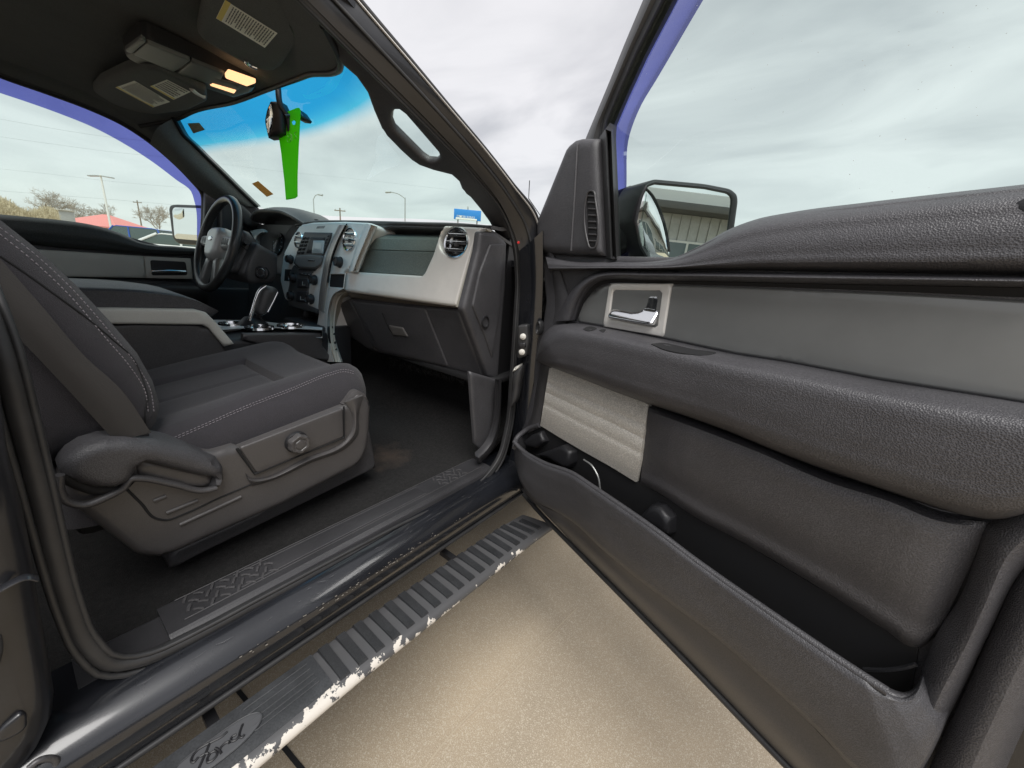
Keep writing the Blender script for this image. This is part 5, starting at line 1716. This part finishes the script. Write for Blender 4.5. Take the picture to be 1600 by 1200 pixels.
# speaker grille, slightly domed with faint ribs
gq_t, gq_b = T('y1', (296, 120), (420, 165), (570, 222), (720, 282), (876, 345)), T('y1', (240, 468), (340, 530), (490, 618), (650, 708), (800, 800))
sg = strip('speaker_grille', FD, gq_t, gq_b, [(0, .016), (.15, .030), (.25, .0335), (.265, .0325), (.28, .0342), (.42, .0365), (.435, .0354), (.45, .0365), (.62, .0358), (.635, .0346), (.65, .0355), (.80, .032), (1, .018)], MT['grille'], D, n=40, m=40, thick=.012)
strip('panel_front_edge', FD, [(843, 566), (835, 610), (828, 650), (815, 676), (808, 684)], [(862, 572), (852, 612), (846, 645), (843, 664), (842, 668)], [(0, -.01), (.5, .020), (1, .018)], MT['smoothp'], D, n=24, m=7, thick=.01)
# padded bulge behind the grille
bul_t = [(1014, 634), (1060, 650), (1100, 664), (1180, 694), (1292, 741), (1400, 774), (1460, 798), (1550, 812)]
bul_b = [(1000, 757), (1020, 767), (1100, 818), (1137, 837), (1292, 928), (1380, 985), (1431, 1015), (1468, 988)]
strip('lower_pad', FD, bul_t, bul_b, [(0, .012), (.025, .043), (.06, .055), (.11, .059), (.3, .058), (.6, .048), (.82, .032), (.95, .026), (1, .006)], MT['pad'], D, n=90, m=26, thick=.01, hs=[(0, .5), (.03, .72), (.07, .92), (.12, 1), (.72, 1), (.80, .95), (.86, .84), (.91, .68), (.96, .46), (1, .25)])
# map pocket: dark inside, front wall with rolled rim
pk_back = [(822, 672), (845, 668), (993, 755), (1020, 770), (1137, 838), (1292, 930), (1431, 1017), (1440, 1060)]
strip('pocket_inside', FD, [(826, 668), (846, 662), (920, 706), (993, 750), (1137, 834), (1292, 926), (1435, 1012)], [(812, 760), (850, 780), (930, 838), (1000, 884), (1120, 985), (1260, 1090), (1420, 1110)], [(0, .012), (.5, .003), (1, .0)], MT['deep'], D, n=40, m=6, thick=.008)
rim_px = [(803, 690), (812, 700), (847, 722), (895, 740), (924, 759), (967, 788), (1020, 825), (1083, 873), (1208, 961), (1333, 1046), (1387, 1081), (1410, 1088), (1428, 1080), (1436, 1062), (1441, 1045)]
bot_px = [(804, 722), (812, 750), (833, 781), (870, 800), (895, 816), (940, 858), (990, 900), (1040, 938), (1120, 998), (1210, 1078), (1280, 1145), (1340, 1208), (1400, 1250), (1442, 1200), (1492, 1100)]
rim_c, bot_c = catmull(np.array(rim_px), 80), catmull(np.array(bot_px), 80)
strip('map_pocket', FD, rim_c, bot_c, [(0, .075), (.02, .088), (.07, .095), (.18, .096), (.5, .092), (.88, .083), (.95, .079), (.985, .070), (1, .055)], MT['plastic'], D, n=110, m=26, thick=.010, smooth=False, ends=(.04, 0), drop=[(0, 0), (.84, 0), (.90, .010), (.95, .030), (1, .075)])
# rolled end of the rim up to the hinge side
tube('pocket_rim', [FD.hit(p, h) for p, h in (((804, 700), .08), ((808, 684), .05), ((822, 672), .025), ((843, 664), .018))], .008, MT['plastic'], D, n=16)
tube('pocket_rim', [FD.hit(p, .086) for p in catmull(np.array(rim_px[:-4]), 60)], .0062, MT['plastic'], D, n=120, sides=10)
# dividers inside the pocket
fp = FD
relief('pocket_divider', fp, T('y1', (150, 560), (200, 520), (250, 500), (275, 560), (230, 600), (165, 590)), MT['black'], D, h=.012, r=.01, thick=.02, ds=.008, h0=.02)
relief('pocket_divider', fp, T('y1', (215, 640), (300, 610), (380, 580), (430, 620), (425, 690), (400, 720), (300, 660)), MT['black'], D, h=.012, r=.01, thick=.03, ds=.008, h0=.03)
relief('pocket_divider', fp, T('y1', (820, 1005), (900, 930), (950, 940), (1010, 1010), (1000, 1110), (920, 1060)), MT['black'], D, h=.012, r=.012, thick=.03, ds=.008, h0=.03)
tube('bottle_ring', [FD.hit(p, .05) for p in T('y1', (495, 668), (540, 700), (580, 770), (592, 845))], .0022, MT['silver2'], D, n=16, sides=6)
tube('pocket_ledge', [FD.hit(p, .03) for p in T('y2', (840, 830), (930, 832), (1000, 822), (1035, 812))], .003, MT['black'], D, n=12, sides=6)
# latch-side borders
strip('panel_rear_band', FD, [(1600, 800), (1570, 806), (1546, 818), (1524, 872), (1499, 936), (1463, 992), (1440, 1046)], [(1680, 820), (1640, 850), (1598, 890), (1548, 985), (1505, 1075), (1480, 1125), (1440, 1215)], [(0, .022), (.3, .040), (.8, .040), (1, .012)], MT['pad'], D, n=50, m=9, thick=.012)
strip('panel_rear_edge', FD, [(1690, 790), (1640, 855), (1598, 893), (1548, 990), (1508, 1080), (1475, 1150), (1420, 1280)], [(1760, 860), (1720, 930), (1690, 1000), (1640, 1080), (1600, 1160), (1570, 1230), (1530, 1330)], [(0, .012), (.2, .030), (.7, .024), (1, -.03)], MT['pad'], D, n=50, m=9, thick=.012)
relief('lock_knob_recess', FD, [(1585, 318), (1600, 310), (1640, 312), (1640, 345), (1598, 350), (1586, 338)], MT['black'], D, h=.006, r=.02, thick=.02, ds=.008, h0=.020, smooth=True)

# sail panel with slotted vent
sl = relief('sail_panel', FD, [(889, 234), (899, 221), (914, 217), (938, 217), (942, 300), (946, 400), (900, 399), (852, 395), (842, 372), (843, 346), (862, 300)], MT['plastic'], D, h=.018, r=.022, thick=.045, ds=.010, h0=.002)
tube('sail_crease', [FD.hit(p, .0195) for p in [(903, 225), (899, 300), (893, 392)]], .004, MT['plastic'], D, n=12, sides=8, flat=.5)
slot = T('z8', (410, 320), (415, 302), (433, 294), (446, 302), (450, 330), (456, 540), (450, 558), (436, 564), (422, 556), (417, 540))
relief('defroster_slot', FD, slot, MT['deep'], D, h=.001, r=.001, thick=.004, ds=.006, h0=.020)
tube('slot_rim', [FD.hit(p, .022) for p in slot], .0022, MT['smoothp'], D, n=60, closed=True, sides=6)
for k in range(8):
    y = 318 + 30 * k
    x = 415 + .03 * 30 * k
    tube('slot_bar', [FD.hit(p, .022) for p in T('z8', (x, y), (x + 37, y + 2))], .0018, MT['smoothp'], D, sides=6)

# window frame, glass, rain guard
frp_px = [(933, 405), (930, 300), (932, 200), (958, 130), (985, 66), (1012, 2), (1040, -62)]
f_in = [FD.hit(p, -.045) for p in frp_px]
top3 = [FD.hit((1028, -20), -.055), FD.hit((1050, -62), -.055), FD.pt(.44, 1.815, -.055), FD.pt(.60, 1.83, -.06), FD.pt(.85, 1.83, -.06), FD.pt(1.0, 1.80, -.055), FD.pt(1.07, 1.55, -.045), FD.pt(1.09, 1.32, -.035)]
of_px = [(914, 219), (932, 176), (952, 128), (976, 68), (1003, 4), (1032, -62)]
if_px = [(950, 222), (951, 192), (972, 142), (1000, 80), (1038, 6), (1072, -62)]
wf = strip('window_frame', FD, of_px, if_px, [(0, -.075), (.12, -.04), (.6, -.03), (.88, -.035), (1, -.060)], MT['rubber'], D, n=30, m=10, thick=.03, smooth=False)
tube('frame_groove', [FD.hit(p, -.031) for p in ((940, 214), (946, 178), (966, 130), (1000, 50), (1022, 0), (1050, -60))], .0025, MT['deep'], D, n=30, sides=6)
tube('window_frame', top3, [.012, .020, .020, .020, .020, .018], MT['rubber'], D, n=50, sides=10, flat=.8)
strip('glass_run', FD, [(937, 214), (938, 260), (941, 330), (945, 404)], [(953, 192), (956, 260), (959, 330), (962, 404)], [(0, -.01), (.3, .006), (.7, .004), (.75, -.012), (1, -.035)], MT['rubber'], D, n=20, m=10, thick=.02)
gl_uv = [FD.uv(p, -.05) for p in ((944, 410), (944, 190), (1005, 40), (1045, -50))]
gl_uv = [gl_uv[0], gl_uv[1], gl_uv[2], gl_uv[3], (.45, 1.81), (.60, 1.83), (.95, 1.81), (1.05, 1.55), (1.08, 1.30), (.62, 1.25), (.40, 1.22)]
relief('window_glass', FD, gl_uv, MT['glass'], D, h=0, r=.001, thick=0, ds=.2, h0=-.05, uv=True)
rg_o = [FD.hit(p, -.085) for p in ((962, 412), (957, 330), (954, 250), (951, 192), (972, 142), (1000, 80), (1038, 6), (1072, -62))]
rg_i = [FD.hit(p, -.10) for p in ((984, 404), (979, 340), (979, 285), (984, 210), (1002, 164), (1026, 124), (1094, 8), (1136, -62))]
loft('rain_guard', [rg_o, [(a + b) / 2 - FD.ez * .008 for a, b in zip(rg_o, rg_i)], rg_i], MT['rain'], D, n=40, m=8)
# antenna seen through the glass and the passenger mirror
fpm = Frame(FD.hit((1065, 335), -.17), (.60, .80, 0), (0, 0, 1), (.80, -.60, -.02))
mir = relief('side_mirror', fpm, T('z8', (628, 440), (640, 380), (658, 310), (682, 262), (720, 240), (960, 262), (1078, 285), (1108, 312), (1112, 345), (1095, 470), (1070, 640), (700, 640), (650, 560)), MT['black'], TR, h=.012, r=.014, thick=.10, ds=.012, rc=.02)
mg = T('z8', (640, 440), (652, 380), (668, 318), (692, 272), (722, 258), (960, 280), (1068, 302), (1090, 322), (1090, 350), (1075, 470), (1050, 625), (705, 625), (662, 550))
relief('mirror_glass', fpm, mg, MT['mirror'], mir, h=0., r=.001, thick=.004, ds=.3, h0=.0130, sharp=5)
spot = T('z8', (642, 440), (653, 382), (669, 320), (690, 285), (716, 312), (745, 365), (772, 440), (790, 520), (797, 575), (795, 610), (708, 615), (665, 550))
relief('spot_mirror', fpm, spot, MT['mirror'], mir, h=.004, r=.05, thick=.003, ds=.008, h0=.0137)
tube('spot_mirror_edge', [fpm.hit(p, .0165) for p in T('z8', (690, 284), (716, 310), (746, 364), (774, 440), (792, 520), (799, 580))], .0022, MT['black'], mir, n=24, sides=6)
tube('mirror_rim', [fpm.hit(p, .013) for p in mg], .0035, MT['black'], mir, n=80, closed=True, sides=6, smooth=False)
tube('mirror_arm', [fpm.hit(T('z8', (650, 470))[0], -.05), FD.hit((960, 385), -.10)], .035, MT['black'], mir, sides=12)
relief('mirror_base', FD, [(958, 300), (985, 290), (1000, 330), (1005, 404), (958, 404)], MT['black'], mir, h=.01, r=.02, thick=.03, ds=.015, h0=-.13)

# dust specks on the glass
bm = bmesh.new()
for i in range(70):
    p = (rng.uniform(1000, 1600), rng.uniform(5, 300))
    c = FD.hit(p, -.049)
    r_ = rng.uniform(.0003, .0008)
    bm.faces.new([bm.verts.new(c + r_ * (math.cos(a) * FD.ex + math.sin(a) * FD.ey)) for a in np.linspace(0, 2 * math.pi, 6, endpoint=False)])
sp_ = link('glass_specks', bm, material('dust_speck', (.55, .58, .56), .8), D)
sp_['kind'] = 'stuff'

# antenna on the front fender
tube('antenna', [(.86, 1.62, 1.12), np.array(P((826, 310), 'y', 1.62)), np.array(P((827.5, 282), 'y', 1.62))], .0022, MT['black'], TR, sides=6)

# ------------------------------------------------------------------ rest of the truck
hoodrows = []
for (y, z) in ((1.06, 1.30), (1.5, 1.245), (2.0, 1.21), (2.35, 1.16), (2.42, 1.08)):
    hoodrows.append([np.array([x, y - .10 * (abs(x) / .9)**2 * (y > 2.2), z - .05 * (abs(x) / .9)**3]) for x in np.linspace(-.90, .90, 13)])
loft('hood', hoodrows, MT['paint'], TR, n=30, m=20, thick=.02, direction=(0, 0, -1))
for s in (-1, 1):
    arc = [(1.92 + .47 * math.cos(a), .40 + .47 * math.sin(a)) for a in np.linspace(0, math.pi, 14)]
    relief('front_fender', FX(.955 * s, s), [(2.48, .55), (2.48, 1.08), (2.3, 1.12), (1.08, 1.24), (1.08, .48), (1.44, .48)] + arc[::-1], MT['paint'], TR, h=.02, r=.03, thick=.03, ds=.04, uv=True)
rbox('front_bumper', (0, 2.50, .66), (1.86, .16, .30), MT['chrome'], TR, bev=.04, seg=3)
rbox('front_grille', (0, 2.44, .95), (1.50, .08, .28), MT['black'], TR, bev=.02)
rbox('cargo_bed', (0, -2.15, .90), (1.80, 2.10, .66), MT['paint'], TR, bev=.05, seg=3)
for (x, y) in ((.83, 1.92), (-.83, 1.92), (.83, -1.90), (-.83, -1.90)):
    w_ = lathe('wheel', (x - .13, y, .40), (1, 0, 0), [(.25, 0), (.36, .0), (.395, .03), (.40, .13), (.395, .23), (.36, .26), (.25, .26)], MT['tyre'], TR, sides=40)
    lathe('rim', (x, y, .40), (1 if x > 0 else -1, 0, 0), [(.25, -.1), (.25, .10), (.22, .09), (.10, .05), (.08, .08), (0, .08)], MT['silver'], w_, sides=30, lobes=6, amp=.03)
rbox('axle', (0, 1.92, .40), (1.5, .12, .12), MT['deep'], TR)
rbox('axle', (0, -1.90, .40), (1.5, .14, .14), MT['deep'], TR)
rbox('chassis_rail', (.42, 0, .45), (.10, 4.9, .14), MT['deep'], TR)
rbox('chassis_rail', (-.42, 0, .45), (.10, 4.9, .14), MT['deep'], TR)

# ------------------------------------------------------------------ the lot and beyond
def ground_at(px, z_top, py):
    """place for something whose top, of known height, shows at a pixel"""
    p = P((px, py), 'z', z_top)
    return np.array([p[0], p[1], 0.])


def lamp_post(base, h, r, mat, name, label_, arms, group=None):
    e = empty(name, tuple(base))
    tag(e, label_, 'lamp post', group)
    b = np.array(base)
    o = tube('pole', [(0, 0, 0), (0, 0, h)], [r * 1.25, r], mat, e, sides=10)
    for a in arms:
        a(e)
    return e


def bar(e, pts, r, mat, name):
    return tube(name, pts, r, mat, e, sides=8)


# tall white lot light with a twin head
b0 = ground_at(157, 9.5, 274)
lot = empty('lot_light', tuple(b0))
tag(lot, 'tall white lot light with flat twin heads beyond the driver window', 'lamp post')
tube('pole', [(0, 0, 0), (0, 0, 9.4)], [.16, .12], MT['pole'], lot, sides=12)
dr = np.array([R[0, 0], R[1, 0], 0]); dr /= np.linalg.norm(dr)
for s in (-1, 1):
    c = dr * s * 1.05
    m3 = Matrix.Rotation(math.atan2(dr[1], dr[0]), 3, 'Z') @ Matrix.Rotation(.08 * s, 3, 'Y')
    rbox('lamp_head', (c[0], c[1], 9.36), (1.5, .55, .16), MT['galv'], lot, rot=m3, bev=.05)
rbox('head_bracket', (0, 0, 9.48), (.8, .3, .16), MT['pole'], lot, bev=.04)

# street lamps seen through the windshield
for (px_, py_, ax, ay, lab) in ((633, 309, 612, 303, 'grey street lamp with long curved arm, behind the middle of the windshield'),
                                (489.5, 311, 497, 304, 'grey street lamp with short raised arm, behind the left of the windshield')):
    b = ground_at(px_, 9.0, py_)
    e = empty('street_lamp', tuple(b))
    tag(e, lab, 'street lamp', 'street lamps beyond the windshield')
    tube('pole', [(0, 0, 0), (0, 0, 9.0)], [.12, .07], MT['galv'], e, sides=8)
    depth = (b - CAM) @ R[:, 2]
    dxm = (ax - px_) / F * depth
    dzm = (py_ - ay) / F * depth
    end = dr * dxm + np.array([0, 0, 9.0 + dzm])
    tube('lamp_arm', [np.array([0, 0, 8.9]), dr * dxm * .5 + np.array([0, 0, 9.0 + dzm * .75]), end], .06, MT['galv'], e, n=10, sides=6)
    hd = np.sign(dxm)
    tube('lamp_head', [end, end + dr * hd * .7 + np.array([0, 0, -.05])], [.12, .16], MT['galv'], e, sides=8)

# utility poles and power lines
pole_tops = []
for (px_, py_, z, lab) in ((214, 313, 10., 'wooden utility pole with crossarm right of the white lot light'), (531, 325, 10., 'small far utility pole above the middle of the dashboard')):
    b = ground_at(px_, z, py_)
    e = empty('utility_pole', tuple(b))
    tag(e, lab, 'utility pole', 'utility poles')
    tube('pole', [(0, 0, 0), (0, 0, z)], [.18, .12], MT['wood'], e, sides=8)
    tube('crossarm', [tuple(-dr * 1.1 + np.array([0, 0, z - .5])), tuple(dr * 1.1 + np.array([0, 0, z - .5]))], .09, MT['wood'], e, sides=6)
    for s in (-1, 0, 1):
        lathe('insulator', tuple(dr * s * .95 + np.array([0, 0, z - .42])), (0, 0, 1), [(.05, 0), (.07, .1), (.03, .22), (0, .24)], MT['galv'], e, sides=8)
    pole_tops.append(b + np.array([0, 0, z - .3]))
p0 = pole_tops[0]
depth0 = (p0 - CAM) @ R[:, 2]


def at_depth(px_, py_, dep):
    d = ray(px_, py_)
    return CAM + d * dep


wl_specs = [((-60, 293), (0, 298), (214, 315), (330, 325)), ((-60, 175), (0, 186), (170, 214), (330, 228)), ((-60, 205), (60, 222), (200, 240), (330, 250)),
            ((345, 256), (440, 268), (520, 276), (700, 296)), ((-60, 258), (60, 270), (200, 286), (330, 296))]
for i, w in enumerate(wl_specs):
    dep = (depth0, 40, 46, 70, 55)[i]
    pts = [at_depth(x, y, dep) for x, y in w]
    o = tube('power_line', pts, .007 if i else .016, MT['wire'], None, n=30, sides=5)
    tag(o, ('thin power line running to the wooden utility pole', 'highest faint power line in the driver window', 'second faint power line from the top in the driver window',
            'faint power line crossing behind the windshield', 'lowest faint power line above the white lot light heads')[i], 'power line')


# bare trees
def tree(base, h, spread, seed, label_, mat):
    rs = np.random.default_rng(seed)
    e = empty('bare_tree', tuple(base))
    tag(e, label_, 'tree', 'bare trees beyond the lot')
    V, Fc, TV, TF = [], [], [], []

    def seg(a, b, ra, rb, V, Fc):
        t = b - a
        L = np.linalg.norm(t)
        if L < 1e-6:
            return
        t = t / L
        n = np.cross(t, (0.3, .5, .81))
        n /= np.linalg.norm(n)
        q = np.cross(t, n)
        k = len(V)
        for (p, r) in ((a, ra), (b, rb)):
            for j in range(3):
                an = 2.0944 * j
                V.append(p + r * (math.cos(an) * n + math.sin(an) * q))
        for j in range(3):
            Fc.append((k + j, k + (j + 1) % 3, k + 3 + (j + 1) % 3, k + 3 + j))

    def grow(p, d, L, r, lev):
        n = 3
        for i in range(n):
            d2 = d + rs.normal(0, .13, 3)
            d2[2] += .04
            d2 /= np.linalg.norm(d2)
            q = p + d2 * L / n
            seg(p, q, r, r * .86, *( (TV, TF) if lev < 1 else (V, Fc)))
            p, d, r = q, d2, max(r * .86, .012)
            if lev >= 1 and lev < 6 and i < n - 1:
                dd = d + rs.normal(0, .6, 3)
                dd[2] = abs(dd[2]) * .7 + .1
                grow(p, dd / np.linalg.norm(dd), L * .55, r * .5, lev + 2)
        if lev < 6:
            for k in range(3 if lev < 5 else 2):
                dd = d + rs.normal(0, .42 + .06 * lev, 3) * np.array([spread, spread, .75])
                dd[2] = max(dd[2], -.1)
                grow(p, dd / np.linalg.norm(dd), L * rs.uniform(.62, .82), r * .66, lev + 1)
    grow(np.zeros(3), np.array([0, 0, 1.]), h * .20, h * .026, 0)
    zmax = max(v[2] for v in V)
    k = h / zmax
    raw('trunk', [v * k for v in TV], TF, mat, e)
    raw('crown', [v * k for v in V], Fc, mat, e)
    return e


bark2 = material('hazed_twig_bark', (.40, .36, .31), .9)  # distance haze is painted in as a lighter bark colour
for i, (px_, py_, z, sp_r, lab) in enumerate(((48, 291, 9.5, 1.25, 'largest bare tree, at the left end of the driver window'), (98, 303, 8.5, 1.1, 'second bare tree from the left, left of the white lot light'),
                                             (155, 316, 8., 1.1, 'bare tree behind the white lot light and red roof'), (243, 319, 8., .9, 'bare tree between the utility pole and the driver mirror'),
                                             (8, 312, 8., 1., 'bare tree cut off by the left picture edge'))):
    tree(ground_at(px_, z, py_), z, sp_r, 21 + i, lab, bark2)

# dry thicket
b1 = at_depth(40, 340, 52)
bm = bmesh.new()
for i in range(16000):
    t = rng.uniform(-.4, 1.0)
    p = at_depth(-5 + 100 * t, 350, 50 + rng.uniform(-2, 3))
    zt = 1.2 + (2.9 - .9 * t + .5 * math.sin(t * 9)) * rng.uniform(.1, 1)
    c = np.array([p[0], p[1], zt])
    d = rng.normal(0, .10, 3) * np.array([1, 1, 2.2])
    e_ = np.cross(d, rng.normal(0, 1, 3))
    e_ = e_ / np.linalg.norm(e_) * .022
    bm.faces.new([bm.verts.new(c - d - e_), bm.verts.new(c + d), bm.verts.new(c - d + e_)])
for i in range(700):
    t = rng.uniform(-.4, 1.0)
    p = at_depth(-5 + 100 * t, 350, 50 + rng.uniform(-2, 3))
    q_ = np.array([p[0], p[1], 0])
    up_ = np.array([rng.normal(0, .25), rng.normal(0, .25), rng.uniform(1.5, 3.2)])
    s_ = dr * .025
    bm.faces.new([bm.verts.new(q_ - s_), bm.verts.new(q_ + s_), bm.verts.new(q_ + up_)])
th = link('dry_thicket', bm, material('tan_brush', (.50, .43, .30), .95, vary=.25, vscale=3))
th['kind'] = 'stuff'
tag(th, 'tan dry brush along the far edge of the lot', 'brush')


def local_frame(px_, dep):
    """ground place below a pixel at a distance, and the sideways direction there"""
    p = at_depth(px_, 370, dep)
    return np.array([p[0], p[1], 0.])


def zrot(a):
    return Matrix.Rotation(a, 3, 'Z')


AN = math.atan2(dr[1], dr[0])
# red-roofed building
c0 = local_frame(172, 66)
e = empty('red_roof_building', tuple(c0))
e.rotation_euler[2] = AN
tag(e, 'low building with a red hipped roof, paled by painted haze, behind the lot light', 'building')
W, Dp, H0, H1 = 5.4, 4.0, 2.3, 4.3
rbox('wall', (0, 0, H0 / 2), (2 * W * .95, 2 * Dp * .9, H0), MT['cream'], e, bev=.02)
raw('roof', [(-W, -Dp, H0), (W, -Dp, H0), (W, Dp, H0), (-W, Dp, H0), (-.5, 0, H1), (.5, 0, H1), (-W, -Dp, H0 - .2), (W, -Dp, H0 - .2), (W, Dp, H0 - .2), (-W, Dp, H0 - .2)],
    [(0, 1, 5, 4), (1, 2, 5), (2, 3, 4, 5), (3, 0, 4), (0, 1, 7, 6), (1, 2, 8, 7), (2, 3, 9, 8), (3, 0, 6, 9), (6, 7, 8, 9)], MT['redroof'], e, 20)
for x in (-3.5, -1.2, 1.2, 3.5):
    wn_ = rbox('window', (x, -Dp * .9, 1.3), (1.2, .12, 1.1), MT['cream'], e, bev=.01)
    rbox('pane', (x, -Dp * .9 - .04, 1.3), (1.05, .10, .95), MT['darkglass'], wn_, bev=.005)
c0 = local_frame(105, 56)
e = empty('storage_shed', tuple(c0))
e.rotation_euler[2] = AN
tag(e, 'small grey flat-roofed shed between the brush and the red roof', 'shed')
rbox('wall', (0, 0, 1.9), (1.4, 2.0, 3.8), MT['greymetal'], e, bev=.03)
rbox('roof', (0, 0, 3.9), (1.7, 2.3, .2), MT['cream'], e, bev=.03)
rbox('door', (.1, -1.0, 1.0), (.9, .08, 2.0), MT['cream'], e, bev=.01)


# parked cars
def car(px_, dep, rot, paint, label_, suv=False):
    e = empty('parked_car', tuple(local_frame(px_, dep)))
    e.rotation_euler[2] = rot
    tag(e, label_, 'car', 'cars parked beyond the driver window')
    L, Wd, Hh = 4.7, .92, (1.78 if suv else 1.46)
    body = [(-L / 2, .35), (L / 2, .35), (L / 2, .70), (L / 2 - .15, .88), (1.15, .98), (.9, 1.0), (-L / 2 + .1, 1.0), (-L / 2, .8)]

    def side(prof, w, name, mat, bev=.06, par=e):
        bm = bmesh.new()
        a = [bm.verts.new((x, -w, z)) for x, z in prof]
        b = [bm.verts.new((x, w, z)) for x, z in prof]
        bm.faces.new(a)
        bm.faces.new(b[::-1])
        for i in range(len(prof)):
            j = (i + 1) % len(prof)
            bm.faces.new((a[i], a[j], b[j], b[i]))
        bmesh.ops.recalc_face_normals(bm, faces=bm.faces)
        bmesh.ops.bevel(bm, geom=[ed for ed in bm.edges], offset=bev, segments=2, affect='EDGES')
        return link(name, bm, mat, par, 40)
    bd = side(body, Wd, 'body', paint)
    rear = -L / 2 + (.15 if suv else .9)
    cab = [(1.1, .97), (rear, .97), (rear + .18, Hh - .06), (rear + .5, Hh - .01), (.15, Hh - .01), (.35, Hh - .05)]
    side(cab, Wd - .10, 'glass', MT['darkglass'], .05)
    side([(rear + .14, Hh - .07), (.34, Hh - .07), (.18, Hh), (rear + .5, Hh)], Wd - .10, 'roof', paint, .025)
    for s in (-1, 1):
        for (x0, z0, x1, z1) in ((1.1, .98, .32, Hh - .04), (rear, .98, rear + .2, Hh - .04), (-.45, .98, -.45, Hh - .04)):
            tube('window_pillar', [(x0, s * (Wd - .09), z0), (x1, s * (Wd - .10), z1)], .045, paint, e, sides=6)
        rbox('door_mirror', (.85, s * (Wd + .06), 1.02), (.12, .18, .13), paint, e, bev=.04)
        for x in (-1.4, 1.4):
            w_ = lathe('wheel', (x, s * (Wd - .20), .33), (0, s, 0), [(.2, 0), (.31, 0), (.33, .03), (.33, .18), (.31, .21), (.2, .21)], MT['tyre'], e, sides=24)
            lathe('rim', (x, s * (Wd - .02), .33), (0, s, 0), [(.20, 0), (.20, .03), (.05, .01), (0, .02)], MT['galv'], w_, sides=20)
        rbox('headlight', (L / 2 - .08, s * .66, .74), (.14, .34, .13), MT['screen'], e, bev=.03)
        rbox('tail_light', (-L / 2 + .03, s * .72, .82), (.10, .20, .18), MT['redroof'], e, bev=.03)
    return e


car(206, 24, AN + math.pi + .15, MT['bluepaint'], 'blue sport utility vehicle parked below the red roof', True)
car(268, 17, AN + math.pi + .5, MT['whitepaint'], 'white car parked beside the driver mirror')
car(150, 34, AN + .2, MT['galv'], 'grey car parked left of the blue vehicle, mostly below the window sill')

# blue dealer sign beyond the windshield
sg_ = local_frame(731, 60)
sg_ = at_depth(730.5, 336, 60)
e = empty('blue_sign', (sg_[0], sg_[1], 0))
nrm = np.array([CAM[0] - sg_[0], CAM[1] - sg_[1]])
e.rotation_euler[2] = AN
tag(e, 'blue roadside sign with white lettering at the right foot of the windshield', 'sign')
zs = sg_[2]
k = 60 / F
for s in (-1, 1):
    tube('post', [(s * 1.5, .3, 0), (s * 1.5, .3, zs)], .12, MT['galv'], e, sides=8)
bd = rbox('board', (0, 0, zs), (42 * k, .3, 15 * k), MT['signblue'], e, bev=.03)
rbox('flag_mast', (0, .1, zs + 9 * k), (2.4 * k, .2, 8 * k), MT['galv'], e, bev=.05)
rbox('letter_band', (-1.5 * k, -.16, zs - 6.2 * k), (33 * k, .06, 2.6 * k), MT['signwhite'], e, bev=.01)
xx = -16.5
for w, kind in ((4, 'b'), (3, 'w'), (3, 'o'), (1, 'i'), (3, 'i'), (1, 'i'), (3, 'a'), (1, 'i'), (3, 'a'), (2, 'i')):
    x = (xx + w / 2) * k
    if kind == 'w':
        for q0, q1 in ((-1.4, -.7), (-.7, 0), (0, .7), (.7, 1.4)):
            zt = (1.6, -1.6)
            i0 = 0 if q0 in (-1.4, 0) else 1
            tube('letter', [(x + q0 * k, -.17, zs + (-3.2 + zt[i0]) * k), (x + q1 * k, -.17, zs + (-3.2 + zt[1 - i0]) * k)], .05, MT['signwhite'], e, sides=5)
    elif kind == 'a':
        tube('letter', [(x - 1.2 * k, -.17, zs - 4.8 * k), (x, -.17, zs - 1.6 * k), (x + 1.2 * k, -.17, zs - 4.8 * k)], .05, MT['signwhite'], e, sides=5)
    elif kind in 'ob':
        tube('letter', [(x + a * w * .36 * k, -.17, zs + (-3.2 + b * 1.5) * k) for a, b in ((-1, -1), (1, -1), (1, 1), (-1, 1))], .05, MT['signwhite'], e, sides=5, closed=True)
    else:
        rbox('letter', (x, -.17, zs - 3.2 * k), (.8 * k, .05, 3.2 * k), MT['signwhite'], e, bev=.005)
    xx += w + .45

# dealership building behind the photographer, seen in the passenger mirror
e = empty('dealership_building', (19.0, 4.0, 0))
e.rotation_euler[2] = -.45
tag(e, 'grey metal-clad building with large windows reflected in the passenger mirror', 'building')
bw = rbox('wall', (3.0, 0, 1.65), (6.0, 30, 3.3), MT['greymetal'], e, bev=.02)
for i in range(74):
    rbox('cladding_rib', (-.03, -14.8 + .4 * i, 1.65), (.06, .05, 3.26), MT['greymetal'], e, bev=.01, seg=1)
rbox('eave', (-.5, 0, 3.42), (1.5, 30.6, .24), material('eave_dark', (.10, .10, .10), .6), e, bev=.02)
rbox('fascia', (3.4, 0, 3.85), (5.2, 30.2, .8), MT['pole'], e, bev=.02)
for y in (-10, -6.4, -2.8, .8, 4.4, 8.0):
    wn_ = rbox('window', (-.06, y, 1.4), (.14, 3.2, 1.9), MT['pole'], e, bev=.01)
    for q in (-.78, .78):
        rbox('pane', (-.12, y + q, 1.4), (.06, 1.46, 1.74), MT['darkglass'], wn_, bev=.005)
rbox('sign_post', (.6, 6.0, 4.2), (.12, .12, 1.4), MT['galv'], e, bev=.01)
sb = rbox('fascia_sign', (.5, 6.0, 5.0), (.2, 2.4, .8), MT['signblue'], e, bev=.03)
rbox('sign_stripe', (.38, 6.0, 5.0), (.06, 1.7, .3), MT['signwhite'], e, bev=.01)
